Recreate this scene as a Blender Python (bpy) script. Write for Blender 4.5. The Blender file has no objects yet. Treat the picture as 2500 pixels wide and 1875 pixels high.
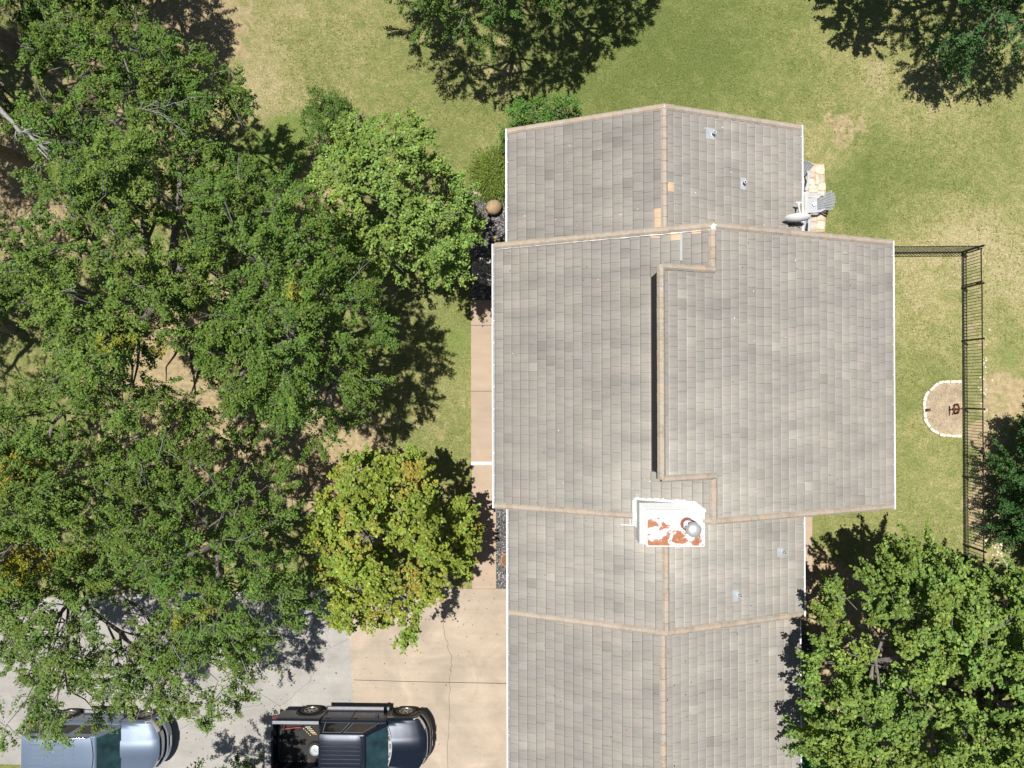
import bpy, bmesh, math, random
import numpy as np
from mathutils import Vector, Matrix, Euler
random.seed(7)
RS = np.random.RandomState(11)
S = bpy.context.scene
COL = S.collection

# ------------------------------------------------------------------ camera
CAMZ = 28.0
F, CX, CY = 1735.0, 1250.0, 937.5          # focal length and centre in photo pixels
def _rot(ax, ay, az):
    ca, sa, cb, sb, cz, sz = math.cos(ax), math.sin(ax), math.cos(ay), math.sin(ay), math.cos(az), math.sin(az)
    Rx = np.array([[1,0,0],[0,ca,-sa],[0,sa,ca]]); Ry = np.array([[cb,0,sb],[0,1,0],[-sb,0,cb]]); Rz = np.array([[cz,-sz,0],[sz,cz,0],[0,0,1]])
    return Rx @ Ry @ Rz
M_CAM = _rot(0.0069, 0.0274, -0.0025)
cam = bpy.data.cameras.new('camera'); cam.sensor_width = 36; cam.lens = 36 * F / 2500
cam.clip_start = 0.5; cam.clip_end = 2000
camo = bpy.data.objects.new('camera', cam); COL.objects.link(camo)
mw = Matrix([list(r) + [0] for r in M_CAM] + [[0,0,0,1]]); mw.translation = (0, 0, CAMZ)
camo.matrix_world = mw
S.camera = camo
def proj(P):
    v = (np.asarray(P) - [0, 0, CAMZ]) @ M_CAM
    return np.stack([CX + F*v[:,0]/-v[:,2], CY - F*v[:,1]/-v[:,2]], 1)
def gp(px, py, z=0.0):
    """world point at height z that the drone saw at photo pixel (px, py)"""
    d = M_CAM @ np.array([(px - CX) / F, -(py - CY) / F, -1.0])
    t = (z - CAMZ) / d[2]
    return np.array([d[0] * t, d[1] * t, z])

# ------------------------------------------------------------------ light
SUN = Vector((-0.15, 0.11, 1.0)).normalized()
w = bpy.data.worlds.new('World'); S.world = w; w.use_nodes = True
nt = w.node_tree; bg = nt.nodes['Background']
sky = nt.nodes.new('ShaderNodeTexSky'); sky.sky_type = 'NISHITA'; sky.sun_disc = False
sky.sun_elevation = math.asin(SUN.z); sky.sun_rotation = math.atan2(SUN.x, SUN.y)
nt.links.new(sky.outputs[0], bg.inputs[0]); bg.inputs[1].default_value = 0.050
sl = bpy.data.lights.new('sun', 'SUN'); sl.energy = 4.8; sl.angle = math.radians(0.53); sl.color = (1.0, 0.965, 0.90)
so = bpy.data.objects.new('sun', sl); COL.objects.link(so)
so.rotation_euler = SUN.to_track_quat('Z', 'Y').to_euler(); so.location = (0, 0, 60)
S.view_settings.view_transform = 'Standard'; S.view_settings.look = 'None'
S.view_settings.exposure = 0.24; S.view_settings.gamma = 1.0
S.render.engine = 'CYCLES'

# ------------------------------------------------------------------ material helpers
MATS = {}
class NT:
    def __init__(s, name):
        s.m = bpy.data.materials.new(name); s.m.use_nodes = True; s.t = s.m.node_tree
        s.b = s.t.nodes['Principled BSDF']; s.out = s.t.nodes['Material Output']; s.tc = None
    def n(s, kind, **kw):
        o = s.t.nodes.new('ShaderNode' + kind)
        for k, v in kw.items():
            if k in o.inputs.keys(): o.inputs[k].default_value = v
            else: setattr(o, k, v)
        return o
    def l(s, a, b): s.t.links.new(a, b)
    def coord(s, scale=(1,1,1), which='Object'):
        if s.tc is None: s.tc = s.n('TexCoord')
        mp = s.n('Mapping'); mp.inputs['Scale'].default_value = scale
        s.l(s.tc.outputs[which], mp.inputs[0]); return mp.outputs[0]
    def noise(s, scale, detail=4, rough=0.6, vec=None, dist=0):
        o = s.n('TexNoise'); o.inputs['Scale'].default_value = scale; o.inputs['Detail'].default_value = detail
        o.inputs['Roughness'].default_value = rough; o.inputs['Distortion'].default_value = dist
        s.l(vec if vec is not None else s.coord(), o.inputs['Vector']); return o.outputs['Fac']
    def ramp(s, fac, stops):
        o = s.n('ValToRGB'); e = o.color_ramp.elements
        while len(e) < len(stops): e.new(0.5)
        for i, (p, c) in enumerate(stops):
            e[i].position = p; e[i].color = (c if len(c) == 4 else (*c, 1)) if hasattr(c, '__len__') else (c, c, c, 1)
        s.l(fac, o.inputs[0]); return o.outputs[0]
    def mix(s, fac, a, b, mode='MIX'):
        o = s.n('Mix', data_type='RGBA', blend_type=mode)
        for v, i in ((fac, 0), (a, 6), (b, 7)):
            if hasattr(v, 'links'): s.l(v, o.inputs[i])
            elif hasattr(v, '__len__'): o.inputs[i].default_value = (*v[:3], 1)
            else: o.inputs[i].default_value = v if i == 0 else (v, v, v, 1)
        return o.outputs[2]
    def math(s, op, a, b=0.0):
        o = s.n('Math', operation=op)
        for v, i in ((a, 0), (b, 1)):
            if hasattr(v, 'links'): s.l(v, o.inputs[i])
            else: o.inputs[i].default_value = v
        return o.outputs[0]
    def bump(s, h, strength=0.3, dist=0.02):
        o = s.n('Bump'); o.inputs['Strength'].default_value = strength; o.inputs['Distance'].default_value = dist
        s.l(h, o.inputs['Height']); s.l(o.outputs[0], s.b.inputs['Normal'])
    def color(s, c):
        if hasattr(c, 'links'): s.l(c, s.b.inputs['Base Color'])
        else: s.b.inputs['Base Color'].default_value = (*c, 1)
    def attr(s, name='Col'):
        return s.n('VertexColor', layer_name=name).outputs[0]
    def done(s, rough=0.7, metal=0.0, spec=0.5, coat=0.0, droug=0.0):
        b = s.b.inputs; b['Roughness'].default_value = rough; b['Metallic'].default_value = metal
        b['Specular IOR Level'].default_value = spec; b['Coat Weight'].default_value = coat
        b['Coat Roughness'].default_value = 0.03
        b['Diffuse Roughness'].default_value = droug
        return s.m
def simple(name, c, rough=0.6, metal=0.0, var=0.15, scale=6, spec=0.5, coat=0.0, bump=0.0):
    if name in MATS: return MATS[name]
    t = NT(name); f = t.noise(scale, 5)
    c1 = tuple(x * (1 - var) for x in c); c2 = tuple(min(1, x * (1 + var)) for x in c)
    t.color(t.ramp(f, [(0.3, c1), (0.7, c2)]))
    if bump: t.bump(t.noise(scale * 8, 4), bump, 0.01)
    MATS[name] = t.done(rough, metal, spec, coat); return MATS[name]

def mat_leaf(name, trans=0.3, rough=0.45):
    t = NT(name); c = t.attr(); t.color(c); t.done(rough, 0, 0.22)
    tr = t.n('BsdfTranslucent'); t.l(t.mix(1.0, c, (1.3, 1.35, 0.5), 'MULTIPLY'), tr.inputs[0])
    mx = t.n('MixShader'); mx.inputs[0].default_value = trans
    t.l(t.b.outputs[0], mx.inputs[1]); t.l(tr.outputs[0], mx.inputs[2]); t.l(mx.outputs[0], t.out.inputs[0])
    return t.m
M_LEAF = mat_leaf('leaf', 0.15, 0.5); M_GRASS = mat_leaf('grass_blade', 0.25, 0.7)
def mat_bark(name, c1, c2):
    t = NT(name); v = t.coord((6, 6, 1.5)); f = t.noise(3, 6, 0.7, v)
    t.color(t.ramp(f, [(0.3, c1), (0.7, c2)])); t.bump(f, 0.6, 0.03); return t.done(0.9)
M_BARK = mat_bark('bark', (0.10, 0.085, 0.07), (0.30, 0.27, 0.24))
M_DEAD = mat_bark('dead_wood', (0.20, 0.19, 0.18), (0.42, 0.40, 0.39))

def mat_lawn():
    t = NT('lawn'); a = t.attr('Bare'); sep = t.n('SeparateColor'); t.l(a, sep.inputs[0])
    big = t.noise(0.42, 6, 0.62, None, 0.6); mid = t.noise(2.1, 6, 0.72, None, 0.5); fine = t.noise(16, 5, 0.8); vf = t.noise(60, 3, 0.8)
    dry = t.math('ADD', t.math('MULTIPLY', big, 0.30), t.math('MULTIPLY', mid, 0.38)); dry = t.math('ADD', dry, t.math('MULTIPLY', t.noise(6.5, 5, 0.75), 0.32))
    dry = t.math('ADD', dry, sep.outputs[0])        # R: drier
    base = t.ramp(dry, [(0.38, (0.145, 0.182, 0.052)), (0.485, (0.212, 0.235, 0.080)), (0.555, (0.285, 0.278, 0.112)), (0.66, (0.42, 0.362, 0.205))])
    grain = t.ramp(fine, [(0.34, 0.55), (0.5, 1.0), (0.66, 1.50)])
    base = t.mix(1.0, base, grain, 'MULTIPLY')
    g2 = t.ramp(vf, [(0.3, 0.72), (0.7, 1.28)]); base = t.mix(1.0, base, g2, 'MULTIPLY')
    # G: bare soil
    soilf = t.math('ADD', sep.outputs[1], t.math('MULTIPLY', t.math('SUBTRACT', mid, 0.5), 1.3))
    sm = t.ramp(soilf, [(0.48, 0.0), (0.66, 1.0)])
    soil = t.ramp(t.noise(5, 6, 0.7), [(0.3, (0.30, 0.23, 0.125)), (0.55, (0.45, 0.36, 0.215)), (0.75, (0.55, 0.46, 0.30))])
    soil = t.mix(1.0, soil, g2, 'MULTIPLY')
    base = t.mix(sm, base, soil)
    # B: lush green weeds
    gm = t.ramp(t.math('ADD', sep.outputs[2], t.math('MULTIPLY', t.math('SUBTRACT', mid, 0.5), 1.4)), [(0.45, 0.0), (0.7, 1.0)])
    base = t.mix(gm, base, t.mix(1.0, (0.19, 0.25, 0.065), grain, 'MULTIPLY'))
    t.color(base); t.bump(t.math('ADD', fine, t.math('MULTIPLY', vf, 0.6)), 0.55, 0.05); return t.done(0.95, 0, 0.15, 0, 1.0)
def mat_concrete(name, c, speck=0.12, stain=0.20):
    t = NT(name); big = t.noise(0.7, 5, 0.6, None, 0.8); f = t.noise(45, 4, 0.8)
    ln = t.noise(1.4, 4, 0.6, t.coord((0.35, 2.4, 1)))
    k = t.mix(1.0, t.ramp(big, [(0.3, 1 - stain), (0.7, 1 + stain * 0.5)]), t.ramp(f, [(0.25, 1 - speck), (0.75, 1 + speck)]), 'MULTIPLY')
    k = t.mix(1.0, k, t.ramp(ln, [(0.35, 0.95), (0.7, 1.06)]), 'MULTIPLY')
    sp = t.ramp(t.noise(9, 3, 0.5), [(0.24, 0.62), (0.30, 1.0)])
    k = t.mix(1.0, k, sp, 'MULTIPLY')
    t.color(t.mix(1.0, k, c, 'MULTIPLY')); t.bump(f, 0.25, 0.01); return t.done(0.9, 0, 0.2, 0, 0.8)
def mat_gravel(name, stops, scale=26):
    t = NT(name); v = t.n('TexVoronoi'); v.inputs['Scale'].default_value = scale; t.l(t.coord(), v.inputs['Vector'])
    sep = t.n('SeparateColor'); t.l(v.outputs['Color'], sep.inputs[0])
    big = t.noise(2.2, 4)
    t.color(t.mix(1.0, t.ramp(sep.outputs[0], stops), t.ramp(big, [(0.3, 0.75), (0.7, 1.25)]), 'MULTIPLY'))
    t.bump(v.outputs['Distance'], 0.9, -0.04); return t.done(0.8, 0, 0.3)
def mat_tile(name='roof_tile', slope_scale=(1.2, 9, 1)):
    t = NT(name); a = t.attr(); st = t.noise(2.2, 5, 0.7, t.coord(slope_scale)); f = t.noise(38, 4, 0.75)
    big = t.noise(0.5, 4, 0.6); lich = t.noise(7, 5, 0.65)
    k = t.mix(1.0, t.ramp(st, [(0.3, 0.93), (0.72, 1.05)]), t.ramp(f, [(0.25, 0.88), (0.75, 1.11)]), 'MULTIPLY')
    k = t.mix(1.0, k, t.ramp(big, [(0.3, (0.94, 0.94, 0.94)), (0.7, (1.06, 1.05, 1.04))]), 'MULTIPLY')
    k = t.mix(1.0, k, t.ramp(t.noise(1.0, 5, 0.62, t.coord((0.22, 1.5, 1))), [(0.32, (0.86,0.87,0.87)), (0.68, (1.13,1.11,1.08))]), 'MULTIPLY')
    c = t.mix(1.0, a, k, 'MULTIPLY')
    c = t.mix(t.ramp(lich, [(0.70, 0.0), (0.78, 0.5)]), c, (0.46, 0.44, 0.40))
    t.color(c); t.bump(t.math('ADD', f, st), 0.3, 0.012); return t.done(0.88, 0, 0.2, 0, 1.0)
def mat_cap():
    t = NT('ridge_cap'); a = t.attr(); n1 = t.noise(5.5, 6, 0.75); n2 = t.noise(30, 4, 0.7)
    c = t.mix(t.ramp(n1, [(0.38, 0.0), (0.58, 0.8)]), a, (0.40, 0.37, 0.33))
    c = t.mix(t.ramp(t.noise(11, 4, 0.7), [(0.66, 0.0), (0.72, 0.7)]), c, (0.62, 0.58, 0.52))
    c = t.mix(1.0, c, t.ramp(n2, [(0.3, 0.8), (0.7, 1.2)]), 'MULTIPLY')
    t.color(c); t.bump(n2, 0.4, 0.015); return t.done(0.9, 0, 0.2)
def mat_rustytop():
    t = NT('rusty_white_metal'); n = t.noise(2.3, 7, 0.62, t.coord((1.0, 1.25, 1)), 0.5); sep = t.n('SeparateXYZ'); t.l(t.tc.outputs['Object'], sep.inputs[0])
    band = t.math('ADD', n, t.math('MULTIPLY', sep.outputs[1], -0.24))
    band = t.math('SUBTRACT', band, t.math('MULTIPLY', sep.outputs[0], 0.05))
    m = t.ramp(band, [(0.535, 0.0), (0.575, 1.0)])
    rust = t.ramp(t.noise(6, 6, 0.7), [(0.3, (0.26, 0.085, 0.035)), (0.7, (0.44, 0.18, 0.08))])
    white = t.ramp(t.noise(4, 4), [(0.3, (0.58, 0.59, 0.62)), (0.7, (0.72, 0.72, 0.73))])
    t.color(t.mix(m, white, rust)); return t.done(0.55, 0, 0.4)
M_TILE = mat_tile(); M_CAP = mat_cap(); M_RUSTTOP = mat_rustytop()
M_LAWN = mat_lawn()
M_DRIVE = mat_concrete('tan_concrete', (0.49, 0.412, 0.328))
M_WALK = mat_concrete('walk_concrete', (0.49, 0.39, 0.30), 0.08, 0.08)
M_ASPH = mat_concrete('pale_asphalt', (0.425, 0.405, 0.38), 0.22, 0.16)
M_GRAVEL = mat_gravel('dark_gravel', [(0.0, (0.04, 0.036, 0.038)), (0.45, (0.105, 0.098, 0.10)), (0.78, (0.19, 0.178, 0.18)), (0.97, (0.42, 0.40, 0.385))])
M_PALE = mat_gravel('pale_gravel', [(0.0, (0.40, 0.31, 0.20)), (0.5, (0.49, 0.385, 0.265)), (1.0, (0.60, 0.49, 0.35))], 38)
M_WHITE = simple('white_paint', (0.80, 0.80, 0.80), 0.45, 0, 0.05)
M_SEAL = simple('white_sealant', (0.68, 0.685, 0.68), 0.6, 0, 0.06, 9)
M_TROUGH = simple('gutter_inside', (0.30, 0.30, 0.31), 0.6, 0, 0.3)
M_DARK = simple('dark_gap', (0.03, 0.028, 0.026), 0.9)
M_BLACK = simple('black_iron', (0.018, 0.018, 0.022), 0.4, 0.3, 0.2)
M_WIRE = simple('grey_wire', (0.24, 0.27, 0.25), 0.5, 0.3, 0.1)
M_GALV = simple('galvanised_flashing', (0.47, 0.50, 0.52), 0.45, 0.2, 0.10)
M_STEEL = simple('stainless_steel', (0.72, 0.72, 0.73), 0.22, 1.0, 0.05)
M_RUST = simple('rusty_iron', (0.115, 0.038, 0.020), 0.8, 0.2, 0.4, 20)
M_RUSTO = simple('burner_rust', (0.30, 0.12, 0.06), 0.8, 0.1, 0.3, 20)
M_STONE = simple('limestone', (0.72, 0.64, 0.53), 0.85, 0, 0.14, 14, 0.3, 0, 0.4)
M_CLAY = simple('tan_clay', (0.38, 0.27, 0.16), 0.75, 0, 0.2, 7, 0.3, 0, 0.3)
M_TERRA = simple('terracotta', (0.50, 0.19, 0.11), 0.8, 0, 0.2, 7)
M_SOIL = simple('potting_soil', (0.16, 0.12, 0.06), 0.95, 0, 0.5, 25)
M_CHAIR = simple('grey_resin', (0.42, 0.44, 0.48), 0.5, 0, 0.06)
M_TABLE = simple('pale_resin', (0.47, 0.48, 0.46), 0.55, 0, 0.08)
M_BRICK = simple('wall_brick', (0.36, 0.20, 0.13), 0.9, 0, 0.3, 12)
M_WOOD = simple('weathered_wood', (0.27, 0.17, 0.10), 0.85, 0, 0.3, 16)
M_TURF = simple('green_turf', (0.035, 0.15, 0.035), 0.9, 0, 0.3, 30, 0.2, 0, 0.4)
M_GLASSD = simple('dark_window', (0.012, 0.015, 0.02), 0.06, 0, 0.1, 2, 0.8)
M_PAPER = simple('white_paper', (0.85, 0.86, 0.87), 0.7, 0, 0.02)

# ------------------------------------------------------------------ mesh helpers
def link(name, me, mat, parent=None, loc=None):
    o = bpy.data.objects.new(name, me); COL.objects.link(o)
    if mat is not None:
        for m in (mat if isinstance(mat, (list, tuple)) else [mat]): me.materials.append(m)
    if parent is not None: o.parent = parent
    if loc is not None: o.location = loc
    return o
def tag(o, label=None, cat=None, group=None, kind=None):
    if label: o['label'] = label
    if cat: o['category'] = cat
    if group: o['group'] = group
    if kind: o['kind'] = kind
    return o
def empty(name, loc=(0,0,0), rz=0, label=None, cat=None, group=None):
    o = bpy.data.objects.new(name, None); COL.objects.link(o); o.location = loc; o.rotation_euler = (0, 0, rz)
    o.empty_display_size = 0.2
    return tag(o, label, cat, group)
def npmesh(name, V, Fq, cols=None, attr='Col', smooth=False):
    me = bpy.data.meshes.new(name); V = np.asarray(V, np.float32); Fq = np.asarray(Fq, np.int32)
    k = Fq.shape[1]; me.vertices.add(len(V)); me.vertices.foreach_set('co', V.ravel())
    me.loops.add(Fq.size); me.loops.foreach_set('vertex_index', Fq.ravel())
    me.polygons.add(len(Fq)); me.polygons.foreach_set('loop_start', np.arange(len(Fq), dtype=np.int32) * k)
    if smooth: me.polygons.foreach_set('use_smooth', np.ones(len(Fq), bool))
    if cols is not None:
        a = me.color_attributes.new(attr, 'FLOAT_COLOR', 'POINT')
        c = np.ones((len(V), 4), np.float32); c[:, :3] = cols; a.data.foreach_set('color', c.ravel())
    me.update(calc_edges=True); me.validate(); return me
class MB:
    """collects quads; build() makes one mesh object"""
    def __init__(s): s.v = []; s.f = []; s.c = []
    def add(s, V, Fs, c=(0.5,0.5,0.5)):
        b = len(s.v); s.v += [tuple(p) for p in V]; s.f += [tuple(i + b for i in f) for f in Fs]; s.c += [c] * len(V)
    def box(s, lo, hi, c=(0.5,0.5,0.5), M=None):
        x0,y0,z0 = lo; x1,y1,z1 = hi
        V = [Vector(p) for p in ((x0,y0,z0),(x1,y0,z0),(x1,y1,z0),(x0,y1,z0),(x0,y0,z1),(x1,y0,z1),(x1,y1,z1),(x0,y1,z1))]
        if M is not None: V = [M @ p for p in V]
        s.add(V, [(3,2,1,0),(4,5,6,7),(0,1,5,4),(1,2,6,5),(2,3,7,6),(3,0,4,7)], c)
    def beam(s, a, b, wd, ht, c=(0.5,0.5,0.5)):
        a = Vector(a); b = Vector(b); d = b - a; L = d.length
        M = Matrix.Translation(a) @ d.to_track_quat('X', 'Z').to_matrix().to_4x4()
        s.box((0, -wd/2, -ht/2), (L, wd/2, ht/2), c, M)
    def tube(s, pts, rad, n=8, c=(0.5,0.5,0.5), caps=True):
        pts = [Vector(p) for p in pts]; rad = rad if hasattr(rad, '__len__') else [rad] * len(pts)
        V = []; u = None
        for i, p in enumerate(pts):
            d = (pts[min(i+1, len(pts)-1)] - pts[max(i-1, 0)]).normalized()
            if u is None: u = d.orthogonal().normalized()
            else: u = (u - d * u.dot(d)).normalized()
            v = d.cross(u)
            for k in range(n):
                a = 2 * math.pi * k / n; V.append(p + (u * math.cos(a) + v * math.sin(a)) * rad[i])
        Fs = [(i*n+k, i*n+(k+1)%n, (i+1)*n+(k+1)%n, (i+1)*n+k) for i in range(len(pts)-1) for k in range(n)]
        if caps: Fs += [tuple(range(n-1, -1, -1)), tuple((len(pts)-1)*n + k for k in range(n))]
        s.add(V, Fs, c)
    def lathe(s, prof, n=20, M=None, c=(0.5,0.5,0.5), cap=True):
        V = []; 
        for r, z in prof:
            for k in range(n):
                a = 2*math.pi*k/n; p = Vector((r*math.cos(a), r*math.sin(a), z)); V.append(M @ p if M is not None else p)
        Fs = [(i*n+k, i*n+(k+1)%n, (i+1)*n+(k+1)%n, (i+1)*n+k) for i in range(len(prof)-1) for k in range(n)]
        if cap: Fs += [tuple(range(n-1, -1, -1)), tuple((len(prof)-1)*n + k for k in range(n))]
        s.add(V, Fs, c)
    def prism(s, poly, z0, z1, c=(0.5,0.5,0.5)):
        n = len(poly); V = [(p[0], p[1], z0) for p in poly] + [(p[0], p[1], z1) for p in poly]
        Fs = [tuple(range(n-1, -1, -1)), tuple(range(n, 2*n))] + [(i, (i+1)%n, n+(i+1)%n, n+i) for i in range(n)]
        s.add(V, Fs, c)
    def build(s, name, mat, parent=None, loc=None, smooth=None, bevel=0.0, recalc=True):
        me = bpy.data.meshes.new(name); me.from_pydata([tuple(v) for v in s.v], [], s.f)
        a = me.color_attributes.new('Col', 'FLOAT_COLOR', 'POINT')
        c = np.ones((len(s.v), 4), np.float32); c[:, :3] = np.array(s.c); a.data.foreach_set('color', c.ravel())
        if recalc:
            bm = bmesh.new(); bm.from_mesh(me); bmesh.ops.recalc_face_normals(bm, faces=bm.faces); bm.to_mesh(me); bm.free()
        if smooth is not None:
            me.polygons.foreach_set('use_smooth', np.ones(len(me.polygons), bool)); me.set_sharp_from_angle(angle=math.radians(smooth))
        me.update(); o = link(name, me, mat, parent, loc)
        if bevel:
            b = o.modifiers.new('bevel', 'BEVEL'); b.width = bevel; b.segments = 2; b.limit_method = 'ANGLE'
        return o
def struct(o): o['kind'] = 'structure'; return o
def sheet(name, pix, z, mat, th=0.0, world=False):
    pts = [p if world else gp(p[0], p[1], z)[:2] for p in pix]
    m = MB()
    if th: m.prism(pts, z - th, z)
    else: m.add([(p[0], p[1], z) for p in pts], [tuple(range(len(pts)))])
    o = m.build(name, mat)
    if not th:
        if o.data.polygons[0].normal.z < 0: o.data.flip_normals()
    return struct(o)
def spline(pts, n):
    """Catmull-Rom through closed polygon"""
    P = np.array(pts, float); k = len(P); out = []
    for i in range(k):
        a, b, c, d = P[(i-1)%k], P[i], P[(i+1)%k], P[(i+2)%k]
        for t in np.linspace(0, 1, n, endpoint=False):
            out.append(0.5*((2*b)+(-a+c)*t+(2*a-5*b+4*c-d)*t*t+(-a+3*b-3*c+d)*t**3))
    return np.array(out)
def inpoly(X, Y, P):
    ins = np.zeros(X.shape, bool); n = len(P)
    for i in range(n):
        x0, y0 = P[i]; x1, y1 = P[(i+1)%n]
        c = ((y0 > Y) != (y1 > Y)) & (X < (x1-x0)*(Y-y0)/((y1-y0) if abs(y1-y0) > 1e-9 else 1e-9)+x0)
        ins ^= c
    return ins
def pdist(X, Y, P):
    d = np.full(X.shape, 1e9); n = len(P)
    for i in range(n):
        a = P[i]; b = P[(i+1)%n]; ab = b-a; L = max(ab@ab, 1e-9)
        t = np.clip(((X-a[0])*ab[0]+(Y-a[1])*ab[1])/L, 0, 1)
        d = np.minimum(d, np.hypot(X-a[0]-t*ab[0], Y-a[1]-t*ab[1]))
    return d

# ------------------------------------------------------------------ ground
def axis(lo, hi, step, far):
    mid = np.arange(lo, hi + 1e-6, step)
    out = []; d = step
    x = lo
    while x > -far: d *= 1.35; x -= d; out.append(x)
    left = out[::-1]; out = []; d = step; x = hi
    while x < far: d *= 1.35; x += d; out.append(x)
    return np.array(left + list(mid) + out)
def build_ground():
    xs = axis(-24, 24, 0.25, 900); ys = axis(-19, 19, 0.25, 900)
    X, Y = np.meshgrid(xs, ys); nx, ny = len(xs), len(ys)
    A = np.zeros(X.shape + (3,), np.float32)
    # (pixel x, pixel y, radius m, channel, amount)   channel 0 drier, 1 bare soil, 2 lush
    blobs = [(470,120,4,0,.07),(700,150,5,0,.04),(560,60,3,1,.25),(460,100,2.2,1,.4),(350,110,4,1,.42),(150,300,4,1,.35),(60,480,3,1,.45),(100,700,5,1,.25),
        (300,330,4,1,.3),(480,900,3,1,.5),(520,640,5,1,.25),(150,1150,6,1,.3),(380,1400,5,1,.35),(560,1200,5,1,.3),(730,1110,2.2,1,.5),(820,1100,1.6,1,.35),
        (700,930,4,1,.4),(900,1080,1.4,1,.35),(740,400,1.6,1,.5),(760,480,2,1,.45),(800,420,1.3,1,.45),(640,220,2,0,.05),(720,330,1.6,2,.55),(680,400,1.5,2,.5),(560,380,2,2,.45),
        (1100,800,2,2,.38),(1120,900,2.2,2,.33),(960,120,2.5,2,.18),(1080,260,3,2,.12),(1520,200,4,0,-.035),(1600,120,4,0,-.035),(1750,230,3,0,-.03),(1450,130,3,0,-.02),
        (1250,90,3,1,.35),(1200,220,2,1,.3),(2080,330,1.2,1,.42),(2030,280,1.3,1,.40),(2000,330,1.2,0,.08),(2120,200,2,0,.04),(2250,280,2.5,0,.05),(2350,180,2.5,0,.03),
        (2450,320,3,2,.30),(2300,420,3,0,-.02),(2180,420,2,0,-.04),(2100,470,1.5,0,-.05),(1990,420,.7,1,.3),(1975,600,.8,1,.3),
        (2450,560,2.5,0,.08),(2450,700,3,0,.06),(2420,950,1.0,1,.5),(2440,1050,1.2,1,.45),(2410,850,1.0,1,.35),(2400,1150,1.0,1,.45),(2430,1300,1.4,1,.5),(2390,1230,.8,1,.55),
        (2460,880,1.2,2,.5),(2440,1000,.9,2,.45),(2380,780,.8,1,.4),(2380,1060,.6,1,.55),(2490,960,1,1,.6),
        (2240,640,2,0,.03),(2230,700,2,0,.04),(2280,780,2,0,.03),(2210,900,2,0,-.02),(2230,1150,2.5,2,.20),(2200,1180,2,2,.22),(2100,1250,1.6,2,.25),(2300,1200,1.4,0,.04),
        (1990,1450,1.3,1,.8),(2000,1520,1.6,1,.8),(1990,1370,.6,1,.6),(2010,1650,1.8,1,.75),(1990,1750,1.6,1,.7),(2050,1780,2,1,.6),(2200,1500,3,1,.45),(2300,1700,5,1,.35),
        (1110,980,1.5,1,.12),(1090,1040,1.6,1,.2),(1050,1060,1.2,1,.2),(1100,1000,2,0,.05),(2480,430,1.5,0,-.03),(1700,60,3,0,-.06),(20,1868,1.2,2,.5),(560,1900,2.5,2,.5)]
    for px, py, r, ch, am in blobs:
        c = gp(px, py); A[..., ch] += am * np.exp(-((X-c[0])**2 + (Y-c[1])**2) / (r*r))
    Z = 0.03*np.sin(X*0.7+Y*0.3)*0 - 0.0*X
    V = np.stack([X.ravel(), Y.ravel(), Z.ravel()], 1)
    i = np.arange(nx*ny).reshape(ny, nx)
    Fq = np.stack([i[:-1,:-1].ravel(), i[:-1,1:].ravel(), i[1:,1:].ravel(), i[1:,:-1].ravel()], 1)
    me = npmesh('ground', V, Fq, A.reshape(-1, 3), 'Bare')
    return struct(link('ground', me, M_LAWN))
build_ground()
# paved surfaces (each a few mm above the one below)
CONC = [(846,1438),(1300,1438),(1300,2100),(880,2100),(864,1740),(850,1503)]
ASPH = [(-700,1470),(60,1462),(300,1450),(846,1440),(850,1503),(864,1740),(880,2100),(700,2100),(560,1990),(300,1905),(100,1868),(-700,1850)]
WALK = [(1150,733),(1300,733),(1300,1128),(1150,1128)]
WALK2 = [(1152,1136),(1211,1136),(1211,1437),(1153,1437)]
sheet('driveway', CONC, 0.030, M_DRIVE, 0.05); sheet('asphalt', ASPH, 0.012, M_ASPH, 0.03)
sheet('footpath', WALK, 0.045, M_WALK, 0.07); sheet('footpath', WALK2, 0.034, M_WALK, 0.06)
sheet('gravel_bed', [(1212,1230),(1300,1230),(1300,1437),(1212,1437)], 0.016, M_GRAVEL, 0.03)
sheet('gravel_bed', [(1150,600),(1166,560),(1160,520),(1156,478),(1166,455),(1200,440),(1300,440),(1300,732),(1150,732)], 0.016, M_GRAVEL, 0.03)
sheet('footpath', [(1940,1262),(1983,1262),(1983,1339),(1940,1339)], 0.034, M_WALK, 0.06)
sheet('footpath', [(1940,1341),(1983,1341),(1984,1462),(1940,1462)], 0.034, M_WALK, 0.06)
# joints and cracks, thin dark sheets just above the slab
def crack(name, pix, wd, z):
    m = MB(); P = [Vector(gp(x, y, z)) for x, y in pix]
    for a, b in zip(P[:-1], P[1:]):
        d = (b-a).normalized(); nrm = Vector((-d.y, d.x, 0)) * wd/2
        m.add([a-nrm, b-nrm, b+nrm, a+nrm], [(0,1,2,3)])
    return struct(m.build(name, M_DARK))
for y in (794, 955): crack('path_joint', [(1150,y),(1230,y)], 0.018, 0.050)
crack('driveway_joint', [(864,1660),(1000,1664),(1250,1669)], 0.02, 0.035)
def wob(pix, n, amp):
    out = []
    for (a, b) in zip(pix[:-1], pix[1:]):
        for k in range(n): t = k/n; out.append((a[0]+(b[0]-a[0])*t+random.uniform(-amp, amp), a[1]+(b[1]-a[1])*t))
    return out + [pix[-1]]
crack('driveway_crack', wob([(1078,1440),(1085,1540),(1102,1610),(1098,1680),(1094,1880)], 9, 3), 0.010, 0.035)
for pl in ([(850,1560),(770,1600),(760,1660),(690,1720)], [(560,1620),(620,1680),(700,1740)], [(440,1780),(520,1740),(640,1720)]):
    crack('asphalt_crack', wob(pl, 8, 4), 0.008, 0.017)
m = MB(); a = gp(1150,1127.5,0.10); b = gp(1225,1135.5,0.10); m.box((a[0],b[1],0.0),(b[0],a[1],0.10))
tag(m.build('step_board', M_WHITE, bevel=0.008), 'white painted board laid across the tan footpath beside the house', 'board')
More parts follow.
